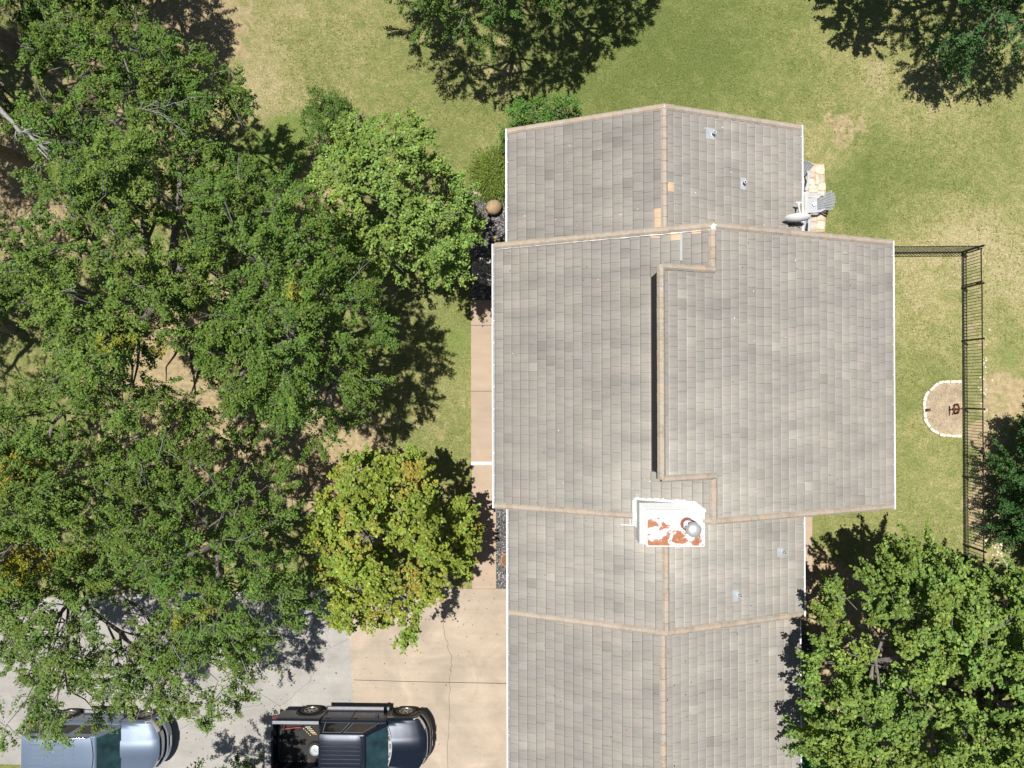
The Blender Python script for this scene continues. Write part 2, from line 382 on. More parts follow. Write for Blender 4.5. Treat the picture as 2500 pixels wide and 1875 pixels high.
# pale pebbles in the north gravel bed and the raised ring bed by the fence
sheet('pebble_patch', [(1152,640),(1175,628),(1215,634),(1240,650),(1240,690),(1200,700),(1170,690),(1152,678)], 0.022, mat_gravel('pebbles', [(0.0,(0.12,0.10,0.09)),(0.4,(0.45,0.38,0.30)),(1.0,(0.80,0.74,0.66))], 14), 0.02)
RING = [(2338.5,932),(2325.5,932),(2309,932.6),(2295,933.6),(2283,940),(2273,949),(2261.5,960.8),(2256.6,972.7),(2255,985.7),(2255.5,999),(2255.5,1013),(2258,1027),(2264.7,1037.8),(2273.4,1048.7),(2284,1055),(2299.5,1061.7),(2313.6,1062.8),(2326.6,1063.9),(2339.6,1063.9)]
sheet('gravel_bed', RING + [(2349,1063.9),(2349,932)], 0.020, M_PALE, 0.03)
for i, p in enumerate(RING):
    q0 = gp(*RING[max(i-1,0)]); q1 = gp(*RING[min(i+1,len(RING)-1)]); c = gp(*p)
    dd = np.hypot(*(q1-q0)[:2]) / (2 if 0 < i < len(RING)-1 else 1)
    L = dd*0.94/2; W = random.uniform(0.05, 0.062); n = 4
    m = MB(); pts = [(-L,-W),(-L*.3,-W*1.08),(L*.4,-W),(L,-W*.9),(L*1.0,W*.85),(L*.2,W*1.1),(-L*.5,W),(-L,W*.9)]
    pts = [(x+random.uniform(-.008,.008), y+random.uniform(-.008,.008)) for x, y in pts]
    m.prism(pts, 0.0, random.uniform(0.08, 0.11))
    o = m.build('edging_stone', M_STONE, bevel=0.012); o.location = c; o.rotation_euler = (0,0,math.atan2(q1[1]-q0[1], q1[0]-q0[0]))
    names = ['first','second','third','fourth','fifth','sixth','seventh','eighth','ninth']
    if i < 9: lb = names[i]+' limestone edging block from the fence along the upper side of the pebble ring'
    elif i == 9: lb = 'limestone edging block under the black solar spotlight, furthest from the fence'
    else: lb = names[18-i]+' limestone edging block from the fence along the lower side of the pebble ring'
    tag(o, lb, 'stone', 'limestone blocks edging the round gravel bed')
# flagstone patio by the chairs
m = MB(); cells = [(1950,400,1972,416),(1974,403,1990,420),(1992,404,2011,426),(1968,418,1988,434),(1990,428,1998,450),(2000,427,2008,446),(1975,438,1988,452),(1974,454,1996,470),(1998,448,2014,466),(1950,418,1966,440),(1950,442,1972,466),
 (1950,468,1975,490),(1978,472,1994,490),(1996,468,2012,488),(1950,492,1976,516),(1978,492,1998,516),(2000,490,2016,512),(1976,518,1998,524),(1974,526,1992,542),(1994,520,2010,538),(1976,544,1994,562),(1996,540,2012,560),(1950,518,1972,562)]
for x0,y0,x1,y1 in cells:
    pts = [(x0,y0),((x0+x1)/2,y0-1),(x1,y0+1),(x1+1,(y0+y1)/2),(x1,y1),((x0+x1)/2,y1+1),(x0,y1-1),(x0-1,(y0+y1)/2)]
    pts = [gp(x+random.uniform(-1.6,1.6), y+random.uniform(-1.6,1.6))[:2] for x, y in pts]
    k = random.uniform(0.85,1.15); m.prism(pts[::-1], 0.0, 0.035+random.uniform(0,.01), (0.58*k,0.51*k,0.41*k))
t = NT('flagstone'); t.color(t.mix(1.0, t.attr(), t.ramp(t.noise(7,5,.7), [(0.3,0.75),(0.7,1.2)]), 'MULTIPLY')); t.bump(t.noise(20,4),.4,.01)
struct(m.build('patio', t.done(0.9), bevel=0.008))
sheet('patio_sand', [(1940,396),(2012,400),(2018,500),(2014,566),(1940,566)], 0.012, simple('sand', (0.46,0.35,0.22), 0.95, 0, .25, 18), 0.02)

# ------------------------------------------------------------------ house
XL, XR, YN, YS, ZE, ZR = -1.2966, 12.6222, 5.193, -4.2358, 2.75, 5.658
WL, WR, WN, WS, WZR = -0.8036, 9.4820, 9.2706, -8.0112, 4.7916
XM, WM = (XL+XR)/2, (WL+WR)/2
SLM = (ZR-ZE)/(XM-XL); SLW = (WZR-ZE)/(WM-WL)
CXX, CN, CS = 3.8459, 3.7274, -2.7449
ZC = ZR + SLM*(XM-CXX)
house = empty('brick_house', (5.6, 0, 0), 0, 'sprawling brick house under grey tiled gable roofs with a white chimney', 'house')
def hb(mb, name, mat, parent=None, **kw):
    o = mb.build(name, mat, **kw)
    if parent is None or parent is house: o.parent = house; o.location = (-5.6, 0, 0)
    else: o.parent = parent; o.location = (0, 0, 0)
    return o
# walls
m = MB()
def gable_wall(x0, x1, y0, y1, xm, ze, zr, ins=0.45):
    a, b, c, d = x0+ins, x1-ins, y0, y1; sl = (zr-ze)/(xm-x0); e = ze + sl*ins - 0.22; r = zr - 0.22
    V = [(a,c,0),(b,c,0),(b,c,e),(xm,c,r),(a,c,e),(a,d,0),(b,d,0),(b,d,e),(xm,d,r),(a,d,e)]
    m.add(V, [(0,1,2,3,4),(9,8,7,6,5),(0,4,9,5),(1,6,7,2),(2,7,8,3),(4,3,8,9)])
gable_wall(XL, XR, YS+0.35, YN-0.35, XM, ZE, ZR)
gable_wall(WL, WR, YN-0.34, WN-0.35, WM, ZE, WZR)
gable_wall(WL, WR, -15.2, YS+0.34, WM, ZE-0.12, WZR-0.2)
hb(m, 'wall', M_BRICK)

GREY = np.array([0.318, 0.301, 0.279])
def tile_col(kind=0, b=1.0):
    k = random.gauss(1, 0.026) * b
    c = GREY * k * np.array([1+random.gauss(0,.009), 1, 1+random.gauss(0,.011)])
    if random.random() < 0.05: c = c * random.choice([0.88, 1.10])
    return tuple(c)
TAN = (0.60, 0.46, 0.31)
tan_spots = [(1640,446),(1597,523),(1597,541),(1590,566),(1650,578),(1705,563)]
def roof_plane(mb, xe, ze, xt, zt, y0, y1, skip=None, ds=0.335, ty=0.315, bright=1.0):
    E = Vector((xe, 0, ze)); T = Vector((xt, 0, zt)); d = (T-E); L = d.length; d.normalize()
    nrm = d.cross(Vector((0,1,0)));  nrm = nrm if nrm.z > 0 else -nrm
    n = max(1, round(L/ds)); ds = L/n
    for c in range(n):
        s0 = c*ds; s1 = min(L, s0+ds*1.06) if c < n-1 else L
        j = random.gauss(0, .006); s0 += j
        y = y0 - random.random()*ty
        while y < y1:
            t = ty + random.gauss(0, .004); a = max(y, y0); b = min(y+t-0.006, y1); y += t
            if b - a < 0.03: continue
            yc = (a+b)/2; xc = (E + d*(s0+s1)/2).x
            if skip and skip(xc, yc): continue
            h0 = 0.040 + random.gauss(0,.003); h1 = 0.012; hb_ = h0-0.022
            P = lambda s, yy, h: E + d*s + nrm*h + Vector((0, yy, 0))
            up_ = xe > xt; se = min(s0+.032, s1); sv = max(se+.01, min((c+1)*ds-.038, s1-.01)); hh = lambda s_: h0+(h1-h0)*(s_-s0)/(s1-s0)
            V = [P(s_,y_,hh(s_)) for s_ in (s0,se,sv,s1) for y_ in (a,b)] + [P(s0,a,hb_),P(s0,b,hb_),P(s1,b,h1-.01),P(s1,a,h1-.01)]
            col = tile_col(0, bright)
            ctr = P((s0+s1)/2, yc, h0)
            for sx, sy in tan_spots:
                q = gp(sx, sy, ctr.z)
                if abs(q[0]-ctr.x) < .17 and abs(q[1]-ctr.y) < .155: col = tuple(np.array(TAN)*random.uniform(.95,1.08))
            # sun hot spot painted into tile colours, with old white overspray by the chimney
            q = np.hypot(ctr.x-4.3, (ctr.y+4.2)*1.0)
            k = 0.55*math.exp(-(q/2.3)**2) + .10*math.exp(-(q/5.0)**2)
            q2 = np.hypot((ctr.x-3.9)/1.8, (ctr.y-5.1)/0.9); k += 0.26*math.exp(-q2*q2)  # painted hot spot and ridge wear near the north apex
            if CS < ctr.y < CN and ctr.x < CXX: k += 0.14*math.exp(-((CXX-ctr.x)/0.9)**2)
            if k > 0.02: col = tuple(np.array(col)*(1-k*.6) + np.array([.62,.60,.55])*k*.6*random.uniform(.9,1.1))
            Fs_ = [(0,1,3,2),(2,3,5,4),(4,5,7,6),(0,8,9,1),(1,9,10,7),(6,11,8,0)]; b0 = len(mb.c)
            # worn pale granules / dirt held at the lap line of each course
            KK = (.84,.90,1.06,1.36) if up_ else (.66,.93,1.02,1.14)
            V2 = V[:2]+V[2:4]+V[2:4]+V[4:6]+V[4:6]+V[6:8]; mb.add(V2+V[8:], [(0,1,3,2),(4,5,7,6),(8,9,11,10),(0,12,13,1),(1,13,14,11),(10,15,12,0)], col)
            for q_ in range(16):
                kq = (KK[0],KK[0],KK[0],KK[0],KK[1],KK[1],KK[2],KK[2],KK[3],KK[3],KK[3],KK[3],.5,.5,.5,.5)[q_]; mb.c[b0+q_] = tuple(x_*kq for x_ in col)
    # deck below the tiles
    P = lambda s, yy, h: E + d*s + nrm*h + Vector((0, yy, 0))
    V = [P(0,y0,0),P(0,y1,0),P(L,y1,0),P(L,y0,0),P(0,y0,-.1),P(0,y1,-.1),P(L,y1,-.1),P(L,y0,-.1)]
    if not skip: mb.add(V, [(0,1,2,3),(4,7,6,5),(0,4,5,1),(1,5,6,2),(3,7,4,0)], (0.09,0.083,0.075))
    else:
        for (ya, yb, xa) in ((y0, CS, 1.0), (CS, CN, (CXX+0.12-xe)/(xt-xe)), (CN, y1, 1.0)):
            V = [P(0,ya,0),P(0,yb,0),P(L*xa,yb,0),P(L*xa,ya,0)]; mb.add(V, [(0,1,2,3)], (0.09,0.083,0.075))
def cap_col():
    k = random.uniform(.82, 1.12); g = random.uniform(0,.6)**1.3; return tuple((a_*(1-g)+b_*g)*k for a_, b_ in zip((0.40,0.295,0.205),(0.35,0.31,0.26)))
def caps(mb, a, b, wd=0.27, ht=0.05, step=0.36, drop=0.10, half=None, col=None):
    """overlapping bent cap tiles from a to b; half='L'/'R' gives a rake trim"""
    a = Vector(a); b = Vector(b); d = (b-a); L = d.length; d.normalize(); n = max(1, round(L/step)); st = L/n
    side = d.cross(Vector((0,0,1))).normalized(); up = side.cross(d)
    for i in range(n):
        s0 = i*st; s1 = s0+st*1.08; w_ = wd*(1+random.uniform(-.03,.03))/2; c = cap_col() if col is None else col
        V = []
        for s, h in ((s0, ht*1.0), (s1, ht*0.45)):
            for f in (-1, -.45, .45, 1):
                V.append(a + d*s + side*w_*f + up*(h - (drop*(abs(f)-.45)/.55 if abs(f) > .45 else 0)))
        for s, h in ((s0, ht*1.0), (s1, ht*0.45)):
            for f in (-1, -.45, .45, 1):
                V.append(a + d*s + side*w_*f*.93 + up*(h - .022 - (drop*(abs(f)-.45)/.55 if abs(f) > .45 else 0)))
        mb.add(V, [(0,1,5,4),(1,2,6,5),(2,3,7,6),(8,12,13,9),(9,13,14,10),(10,14,15,11),(0,8,9,1),(1,9,10,2),(2,10,11,3),(0,4,12,8),(3,11,15,7)], c)
# --- main roof
m = MB()
inC = lambda x, y: (CS < y < CN) and x > CXX+0.08
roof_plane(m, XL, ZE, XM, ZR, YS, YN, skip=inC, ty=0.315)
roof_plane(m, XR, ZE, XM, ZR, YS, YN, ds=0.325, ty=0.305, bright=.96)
main_roof = hb(m, 'roof', M_TILE)
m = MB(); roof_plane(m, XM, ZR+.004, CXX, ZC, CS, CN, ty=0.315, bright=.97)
cl_roof = hb(m, 'raised_roof', M_TILE)
m = MB()
xw = CXX + 0.045; zw = ZE + SLM*(xw-XL)
V = [(xw,CS+.12,zw-.1),(XM,CS+.12,ZR-.1),(xw,CS+.12,ZR+SLM*(XM-xw)-.06),(xw,CN-.12,zw-.1),(XM,CN-.12,ZR-.1),(xw,CN-.12,ZR+SLM*(XM-xw)-.06)]
m.add(V, [(0,1,2),(3,5,4),(0,2,5,3),(1,4,5,2)])
cw = hb(m, 'raised_wall', simple('dark_siding', (0.012,0.012,0.014), .9))
def cap_run(parent, a, b, **kw): m = MB(); caps(m, a, b, **kw); hb(m, 'ridge_cap', M_CAP, parent)
def rake(parent, xe, ze, xt, zt, y): m = MB(); caps(m, (xe, y, ze+.055), (xt, y, zt+.055), wd=.21, ht=.045, step=.34, drop=.05); hb(m, 'rake_trim', M_CAP, parent)
for y_ in (YN-.10, YS+.10): rake(main_roof, XL, ZE, XM, ZR, y_); rake(main_roof, XR, ZE, XM, ZR, y_)
cap_run(main_roof, (XM, CN-.05, ZR+.04), (XM, YN-.05, ZR+.04), wd=.25, drop=.07); cap_run(main_roof, (XM, CS+.05, ZR+.04), (XM, YS+.05, ZR+.04), wd=.25, drop=.07)
cap_run(cl_roof, (XM+.06, CN-.02, ZR+.06), (CXX+.1, CN-.02, ZC+.05), wd=.21, drop=.06); cap_run(cl_roof, (XM+.06, CS+.02, ZR+.06), (CXX+.1, CS+.02, ZC+.05), wd=.21, drop=.06)
cap_run(cl_roof, (CXX+.08, CS, ZC+.03), (CXX+.08, CN, ZC+.03), wd=.25, ht=.05, drop=.10, step=.33)
# --- wings
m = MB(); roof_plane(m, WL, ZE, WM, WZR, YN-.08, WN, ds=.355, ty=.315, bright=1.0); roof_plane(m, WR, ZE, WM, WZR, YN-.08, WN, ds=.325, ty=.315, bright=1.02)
nroof = hb(m, 'roof', M_TILE)
rake(nroof, WL, ZE, WM, WZR, WN-.10); rake(nroof, WR, ZE, WM, WZR, WN-.10); cap_run(nroof, (WM, YN+.02, WZR+.04), (WM, WN-.05, WZR+.04), wd=.23, drop=.07)
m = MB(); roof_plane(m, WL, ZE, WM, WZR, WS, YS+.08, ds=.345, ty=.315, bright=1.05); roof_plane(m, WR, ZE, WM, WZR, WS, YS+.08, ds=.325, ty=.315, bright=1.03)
sroof = hb(m, 'roof', M_TILE)
rake(sroof, WL, ZE, WM, WZR, WS+.10); rake(sroof, WR, ZE, WM, WZR, WS+.10); cap_run(sroof, (WM, YS-.02, WZR+.04), (WM, WS+.05, WZR+.04), wd=.23, drop=.07)
GZ, GR, GL, GRR = ZE-.12, WZR-.14, WL, WR-.11
GM = (GL+GRR)/2 - .02
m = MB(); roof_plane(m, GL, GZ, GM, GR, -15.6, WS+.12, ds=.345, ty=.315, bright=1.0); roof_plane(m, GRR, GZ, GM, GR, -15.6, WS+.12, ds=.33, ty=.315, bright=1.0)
groof = hb(m, 'roof', M_TILE)
rake(groof, GL, GZ, GM, GR, -15.5); rake(groof, GRR, GZ, GM, GR, -15.5); cap_run(groof, (GM, WS-.02, GR+.04), (GM, -15.5, GR+.04), wd=.23, drop=.07)
# white sealant beads along the north rake of the main roof and a splash at its apex
def flat_on(xs_fn, pts, name, mat, parent, lift=0.115): pass
m = MB()
prev = None
for i in range(60):
    t0 = i/59; x = XL+.1 + (XM-XL-.1)*t0; z = ZE + SLM*(x-XL) + .085; wd = .004 + .009*random.random()*(.5+1.5*t0)
    y = YN-.245+random.uniform(-.008,.008)
    cur = (Vector((x,y-wd,z)), Vector((x,y+wd,z)))
    if prev: m.add([prev[0],cur[0],cur[1],prev[1], *[q-Vector((0,0,.03)) for q in (prev[0],cur[0],cur[1],prev[1])]], [(0,1,2,3),(0,4,5,1),(2,6,7,3)])
    prev = cur
def star(mb, x, y, z, r0, r1, n, zf, asp=1.0):
    ctr = (x, y, z+.012); V = [ctr]
    for k in range(n):
        a = 2*math.pi*k/n+random.uniform(-.15,.15); r = (r1 if k%2 else r0)*random.uniform(.8,1.25)
        px, py = x+r*math.cos(a), y+r*asp*math.sin(a); V.append((px, py, zf(px, py)))
    mb.add(V, [(0, 1+k, 1+(k+1)%n) for k in range(n)])
hb(m, 'sealant', M_SEAL, main_roof); m = MB()
star(m, XM+.02, YN-.16, ZR+.125, .08, .13, 11, lambda x, y: ZR+.115-abs(x-XM)*SLM)
hb(m, 'sealant_splash', M_SEAL, main_roof); m = MB()
star(m, WM+.0, WN-.12, WZR+.125, .03, .08, 9, lambda x, y: WZR+.115-abs(x-WM)*SLW)
hb(m, 'sealant_splash', M_SEAL, nroof)

# gutters with brackets
def gutter(x, z, y0, y1, sgn, nbr, shrink=1.0):
    m = MB(); w_ = .125*sgn
    o0, o1 = x-.02*sgn, x+w_*1.0 - .02*sgn
    lo = lambda a, b: (min(a,b), max(a,b))
    a, b = lo(o1, o1-.042*sgn); m.box((a, y0, z-.11), (b, y1, z+.012))
    a, b = lo(o0, o0+.012*sgn); m.box((a, y0, z-.11), (b, y1, z+.0))
    m.box((min(o0,o1), y0, z-.115), (max(o0,o1), y0+.012, z+.0)); m.box((min(o0,o1), y1-.012, z-.115), (max(o0,o1), y1, z+.0))
    g = hb(m, 'gutter', M_WHITE)
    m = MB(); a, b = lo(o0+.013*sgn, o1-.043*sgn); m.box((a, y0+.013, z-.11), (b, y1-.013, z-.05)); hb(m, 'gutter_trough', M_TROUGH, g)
    for k in range(nbr):
        yy = y0 + (y1-y0)*(k+.5)/nbr; m = MB(); a, b = lo(o1, o0-.09*sgn); m.box((a, yy-.009, z+.013), (b, yy+.009, z+.020)); hb(m, 'bracket', M_WHITE, g)
gutter(XL, ZE, YS, YN-.03, -1, 12); gutter(XR, ZE, YS, YN-.03, 1, 9)
gutter(WL, ZE, YN+.04, WN, -1, 5); gutter(WR, ZE, YN+.04, WN, 1, 5)
gutter(WL, ZE, WS+.01, YS-.04, -1, 4); gutter(WR, ZE, WS+.01, YS-.04, 1, 4)
gutter(GL, GZ, -15.6, WS-.02, -1, 8); gutter(GRR, GZ, -15.6, WS-.02, 1, 7)
# chimney chase with rusty cap and flue
CZ = 5.62
c0 = gp(1579, 1246, CZ); c1 = gp(1719, 1333.5, CZ)
m = MB(); ring_ = lambda e, z: [(c0[0]+.02-e,c1[1]+.02,z),(c1[0]-.02,c1[1]+.02,z),(c1[0]-.02,c0[1]-.02+e,z),(c0[0]+.02-e,c0[1]-.02+e,z)]
V = ring_(0, CZ-.03)+ring_(.21, 5.34)+ring_(.23, 4.6)
m.add(V, [(0,1,2,3)]+[(4*a+k, 4*a+4+k, 4*a+4+(k+1)%4, 4*a+(k+1)%4) for a in (0,1) for k in range(4)]); chim = hb(m, 'chimney', M_SEAL)
cm = ((c0[0]+c1[0])/2, (c0[1]+c1[1])/2)
m = MB(); hw, hh = (c1[0]-c0[0])/2, (c0[1]-c1[1])/2
m.box((-hw, -hh, -.05), (hw, hh, 0)); m.box((-hw+.02, -.012, .003), (hw-.02, .012, .022))
top = m.build('chimney_cap', M_RUSTTOP, bevel=.006); top.parent = chim; top.location = (cm[0], cm[1], CZ)
m = MB()
for (a, b) in (((-hw,-hh),(hw,-hh)),((-hw,hh),(hw,hh)),((-hw,-hh),(-hw,hh)),((hw,-hh),(hw,hh))):
    m.beam((cm[0]+a[0], cm[1]+a[1], CZ-.03), (cm[0]+b[0], cm[1]+b[1], CZ-.03), .03, .085)
hb(m, 'cap_rim', M_WHITE, chim)
f0 = gp(1677, 1279, CZ)
m = MB(); Mx = Matrix.Translation((f0[0], f0[1], CZ))
m.lathe([(.155,0.003),(.155,.30),(.165,.30),(.165,.33),(.155,.33),(.155,.52),(.17,.52),(.17,.56),(.155,.56),(.155,.80)], 28, Mx)
fl = hb(m, 'flue_pipe', M_STEEL, chim, smooth=40)
m = MB(); m.lathe([(.175,.70),(.195,.74),(.195,.88)], 28, Mx, cap=False); hb(m, 'flue_band', M_DARK, chim, smooth=40)
m = MB(); m.lathe([(.20,.86),(.222,.88),(.222,.98),(.21,1.01),(.16,1.045),(.09,1.07),(.01,1.08)], 28, Mx); hb(m, 'flue_cap', simple('brushed_cap', (0.66,0.66,0.66), .38, .55, .06), chim, smooth=50)
m = MB(); m.lathe([(.17,.005),(.21,.008),(.16,.06)], 24, Mx, cap=False); hb(m, 'flue_collar', M_RUSTO, chim)
# painted flashing skirt round the chimney, lying on the tiles
def roof_z(x, y):
    zm = (ZE + SLM*(x-XL)) if x < XM else (ZE + SLM*(XR-x)); zw_ = (ZE + SLW*(x-WL)) if x < WM else (ZE + SLW*(WR-x))
    return zm if y > YS else zw_
m = MB(); bx0, bx1, by0, by1 = c0[0]-.32, c1[0]+.05, c1[1]+.30, c0[1]+.30
xs = np.linspace(bx0, bx1, 60); ys = np.linspace(by0, by1, 40)
for i in range(59):
    for j in range(39):
        x0_, x1_, y0_, y1_ = xs[i], xs[i+1], ys[j], ys[j+1]; cx_, cy_ = (x0_+x1_)/2, (y0_+y1_)/2
        if cx_ > c0[0]+.05 and cy_ < c0[1]-.05: continue
        if cy_ > by1-.02-.012*math.sin(cx_*9)-.012*math.sin(cx_*31): continue
        if cx_ - bx0 + (by1-cy_) < .12: continue
        if (bx1-cx_)*.8 + (by1-cy_) < .28: continue
        if (cx_-bx0) + (cy_-by0)*1.0 < .22: continue
        z_ = lambda x, y: (max(roof_z(x, y), 0) + .088 if y > YS+.22 else roof_z(x, max(y, YS+.001)) + (.13 if y > YS else .085))
        m.add([(x0_,y0_,z_(cx_,cy_)+SLM*(x0_-cx_)),(x1_,y0_,z_(cx_,cy_)+SLM*(x1_-cx_)),(x1_,y1_,z_(cx_,cy_)+SLM*(x1_-cx_)),(x0_,y1_,z_(cx_,cy_)+SLM*(x0_-cx_)),
               (x0_,y0_,z_(cx_,cy_)+SLM*(x0_-cx_)-.04),(x1_,y0_,z_(cx_,cy_)+SLM*(x1_-cx_)-.04),(x1_,y1_,z_(cx_,cy_)+SLM*(x1_-cx_)-.04),(x0_,y1_,z_(cx_,cy_)+SLM*(x0_-cx_)-.04)],
              [(0,1,2,3),(0,4,5,1),(1,5,6,2),(2,6,7,3),(3,7,4,0)])
hb(m, 'flashing', M_SEAL, chim)
m = MB()
for k in range(6):
    x = random.uniform(bx0-.1, bx1+.05); y = by1 + abs(random.gauss(0, .11)); r = random.uniform(.010, .025)
    if k < 3: x = bx0-.1-random.random()*.35; y = random.uniform(by0, by1)
    z = roof_z(x, y)+.055; m.lathe([(r,0),(r*.7,.012)], 7, Matrix.Translation((x, y, z)))
p0 = gp(1552,1289,4.9); p1 = gp(1520,1287,4.75)
m.tube([(p0[0],p0[1],roof_z(p0[0],p0[1])+.06),(p1[0],p1[1],roof_z(p1[0],p1[1])+.06)], [.03,.02], 6)
p2 = gp(1543,1270,4.9); m.tube([(p2[0],p2[1],roof_z(p2[0],p2[1])+.06),(p0[0]-.1,p0[1]+.01,roof_z(p0[0]-.1,p0[1])+.06)], .02, 6)
hb(m, 'paint_splash', M_SEAL, chim)['kind'] = 'stuff'
# plumbing vents with metal flashing
for (px, py, fx0, fy0, fx1, fy1, north, col) in ((1740,330,1721,315,1745,342,1,0),(1814,450,1805,435,1822,464,1,0),(1911,1346,1894,1335,1910,1357,0,1),(1803,1450,1785,1437,1801,1467,0,1)):
    z = 3.6
    for _ in range(6): q = gp(px, py, z); z = ZE + SLW*(WR-q[0])
    fa = gp(fx0, fy0, z); fb = gp(fx1, fy1, z)
    m = MB(); zz = lambda x: ZE + SLW*(WR-x)
    m.add([(fa[0],fb[1],zz(fa[0])+.048),(fb[0],fb[1],zz(fb[0])+.048),(fb[0],fa[1],zz(fb[0])+.048),(fa[0],fa[1],zz(fa[0])+.048),
           (fa[0],fb[1],zz(fa[0])+.02),(fb[0],fb[1],zz(fb[0])+.02),(fb[0],fa[1],zz(fb[0])+.02),(fa[0],fa[1],zz(fa[0])+.02)], [(0,1,2,3),(0,4,5,1),(1,5,6,2),(2,6,7,3),(3,7,4,0)])
    fo = hb(m, 'vent_flashing', M_GALV)
    m = MB(); m.lathe([(.10,.02),(.06,.10),(.05,.105),(.05,.30),(.034,.30),(.034,.2)], 16, Matrix.Translation((q[0], q[1], z)))
    hb(m, 'vent_pipe', simple('vent_plastic', (0.70,0.70,0.70), .5) if not col else M_GALV, fo, smooth=40)
    m = MB(); m.lathe([(.033,.22),(.001,.221)], 12, Matrix.Translation((q[0], q[1], z))); hb(m, 'pipe_opening', M_DARK, fo)
    if not col:
        m = MB(); m.lathe([(.056,.05),(.056,.20)], 16, Matrix.Translation((q[0], q[1], z)), cap=False); hb(m, 'rubber_boot', M_BLACK, fo)
# loose pale metal strip between tiles near the raised roof
m = MB(); a = gp(1658,569,5.2); b = gp(1663.5,638,5.2)
zf = lambda x: ZE + SLM*(x-XL) + .062
m.add([(a[0],b[1],zf(a[0])),(b[0],b[1],zf(b[0])),(b[0],a[1],zf(b[0])),(a[0],a[1],zf(a[0]))], [(0,1,2,3)]); hb(m, 'metal_strip', simple('weathered_strip', (.40,.41,.42), .9, 0, .1), main_roof)

# specks and blown leaves lying on the roof
m = MB()
for k in range(190):
    if k < 110: x = random.uniform(WL+.3, WR-.4); y = random.uniform(-14.5, YS-.2) if k % 3 else random.uniform(YN+.2, WN-.3); z = ZE+SLW*min(x-WL, WR-x)
    else: x = random.uniform(XL+.3, XR-.4); y = random.uniform(YS+.2, YN-.3); z = ZE+SLM*min(x-XL, XR-x)
    if y < WS: z -= .125
    if y > YS and CS-.2 < y < CN+.2 and CXX-.1 < x < XM: continue
    if abs(x-4.4) < 1.3 and abs(y+4.3) < 1.1: continue
    rr = random.uniform(.008, .022); c = (.75,.74,.70) if k % 3 == 0 else random.choice([(.20,.14,.07),(.12,.13,.05),(.30,.22,.10)])
    m.lathe([(rr,.0),(rr*.6,.008)], 5, Matrix.Translation((x, y, z+.055)) @ Matrix.Rotation(random.random()*6, 4, 'Z') @ Matrix.Diagonal((1.6,.8,1,1)), c=c)
t = NT('roof_debris'); t.color(t.attr()); hb(m, 'roof_debris', t.done(.9), None)['kind'] = 'stuff'

# ------------------------------------------------------------------ satellite dish
zb = ZE + SLW*(WR - gp(1930,548,3.0)[0]); q = gp(1931, 549, zb+.05)
dish = empty('satellite_dish', (q[0], q[1], zb+.04), 0, 'white oval satellite dish on a black mount at the roof edge above the patio', 'satellite dish')
def db(mb, name, mat, **kw): o = mb.build(name, mat, **kw); o.parent = dish; return o
m = MB(); m.box((-.14,-.05,-.02),(.14,.05,.012)); db(m, 'foot', M_BLACK)
D0 = Vector((.06, .10, .50))
m = MB(); m.tube([(0,0,0),(.02,.02,.22),D0+Vector((0,.03,-.06))], .026, 10); db(m, 'mast', M_BLACK)
for s in (-1, 1):
    m = MB(); m.tube([(.12+.22*s,-.07,-.01+(-.09*s)),(.10,.06,.30)], .012, 8); db(m, 'strut', M_BLACK)
nD = Vector((-.05, .914, -.40)).normalized(); xD = Vector((1,-.16,0)).normalized(); xD = (xD-nD*xD.dot(nD)).normalized(); yD = nD.cross(xD)
m = MB(); rings = 7; n = 36; V = []
for i in range(rings+1):
    r = i/rings
    for k in range(n):
        a = 2*math.pi*k/n; V.append(D0 + xD*(.46*r*math.cos(a)) + yD*(.24*r*math.sin(a)) + nD*(.085*r*r-.04))
V2 = [v - nD*.012 for v in V]
Fs = [(i*n+k, i*n+(k+1)%n, (i+1)*n+(k+1)%n, (i+1)*n+k) for i in range(rings) for k in range(n)]
N = len(V); m.add(V+V2, Fs + [tuple(N+j for j in f[::-1]) for f in Fs] + [(rings*n+k, rings*n+(k+1)%n, N+rings*n+(k+1)%n, N+rings*n+k) for k in range(n)])
db(m, 'reflector', simple('dish_paint', (0.84,0.85,0.86), .4, 0, .04), smooth=40)
LN = D0 + Vector((.07,.55,-.12))
m = MB(); m.beam(D0 - yD*.20, LN - Vector((0,0,.04)), .035, .035); db(m, 'arm', M_WHITE)
m = MB(); m.tube([LN, LN+Vector((0,-.1,.02))], [.045,.03], 12); m.box((LN.x-.10,LN.y,LN.z-.03),(LN.x+.10,LN.y+.05,LN.z+.03)); db(m, 'receiver', simple('lnb_grey', (.62,.64,.67), .5))

# ------------------------------------------------------------------ fence
FX, FY, FH = 16.682, 5.2495, 1.275
def picket_panel(root, a, b, h=FH, gate=False):
    a = Vector((a[0], a[1], 0)); b = Vector((b[0], b[1], 0)); d = b-a; L = d.length; d.normalize()
    m = MB()
    for z in (h-.03, .12): m.beam(a+Vector((0,0,z)), b+Vector((0,0,z)), .028, .034)
    n = round(L/.118); 
    for k in range(1, n):
        p = a + d*(L*k/n); m.box((p.x-.0085,p.y-.0085,.07),(p.x+.0085,p.y+.0085,h-.005))
    o = m.build('gate_panel' if gate else 'picket_panel', M_BLACK); o.parent = root
    m = MB(); nn = int(L/.052); off = Vector((-d.y, d.x, 0))*.018
    for k in range(nn+1):
        p = a + d*(L*k/nn) + off; m.box((p.x-.0008,p.y-.0008,.02),(p.x+.0008,p.y+.0008,h*.80))
    for k in range(19):
        z = .03+k*.052; m.beam(a+off+Vector((0,0,z)), b+off+Vector((0,0,z)), .0016, .0016)
    w2 = m.build('wire_mesh', M_WIRE); w2.parent = root
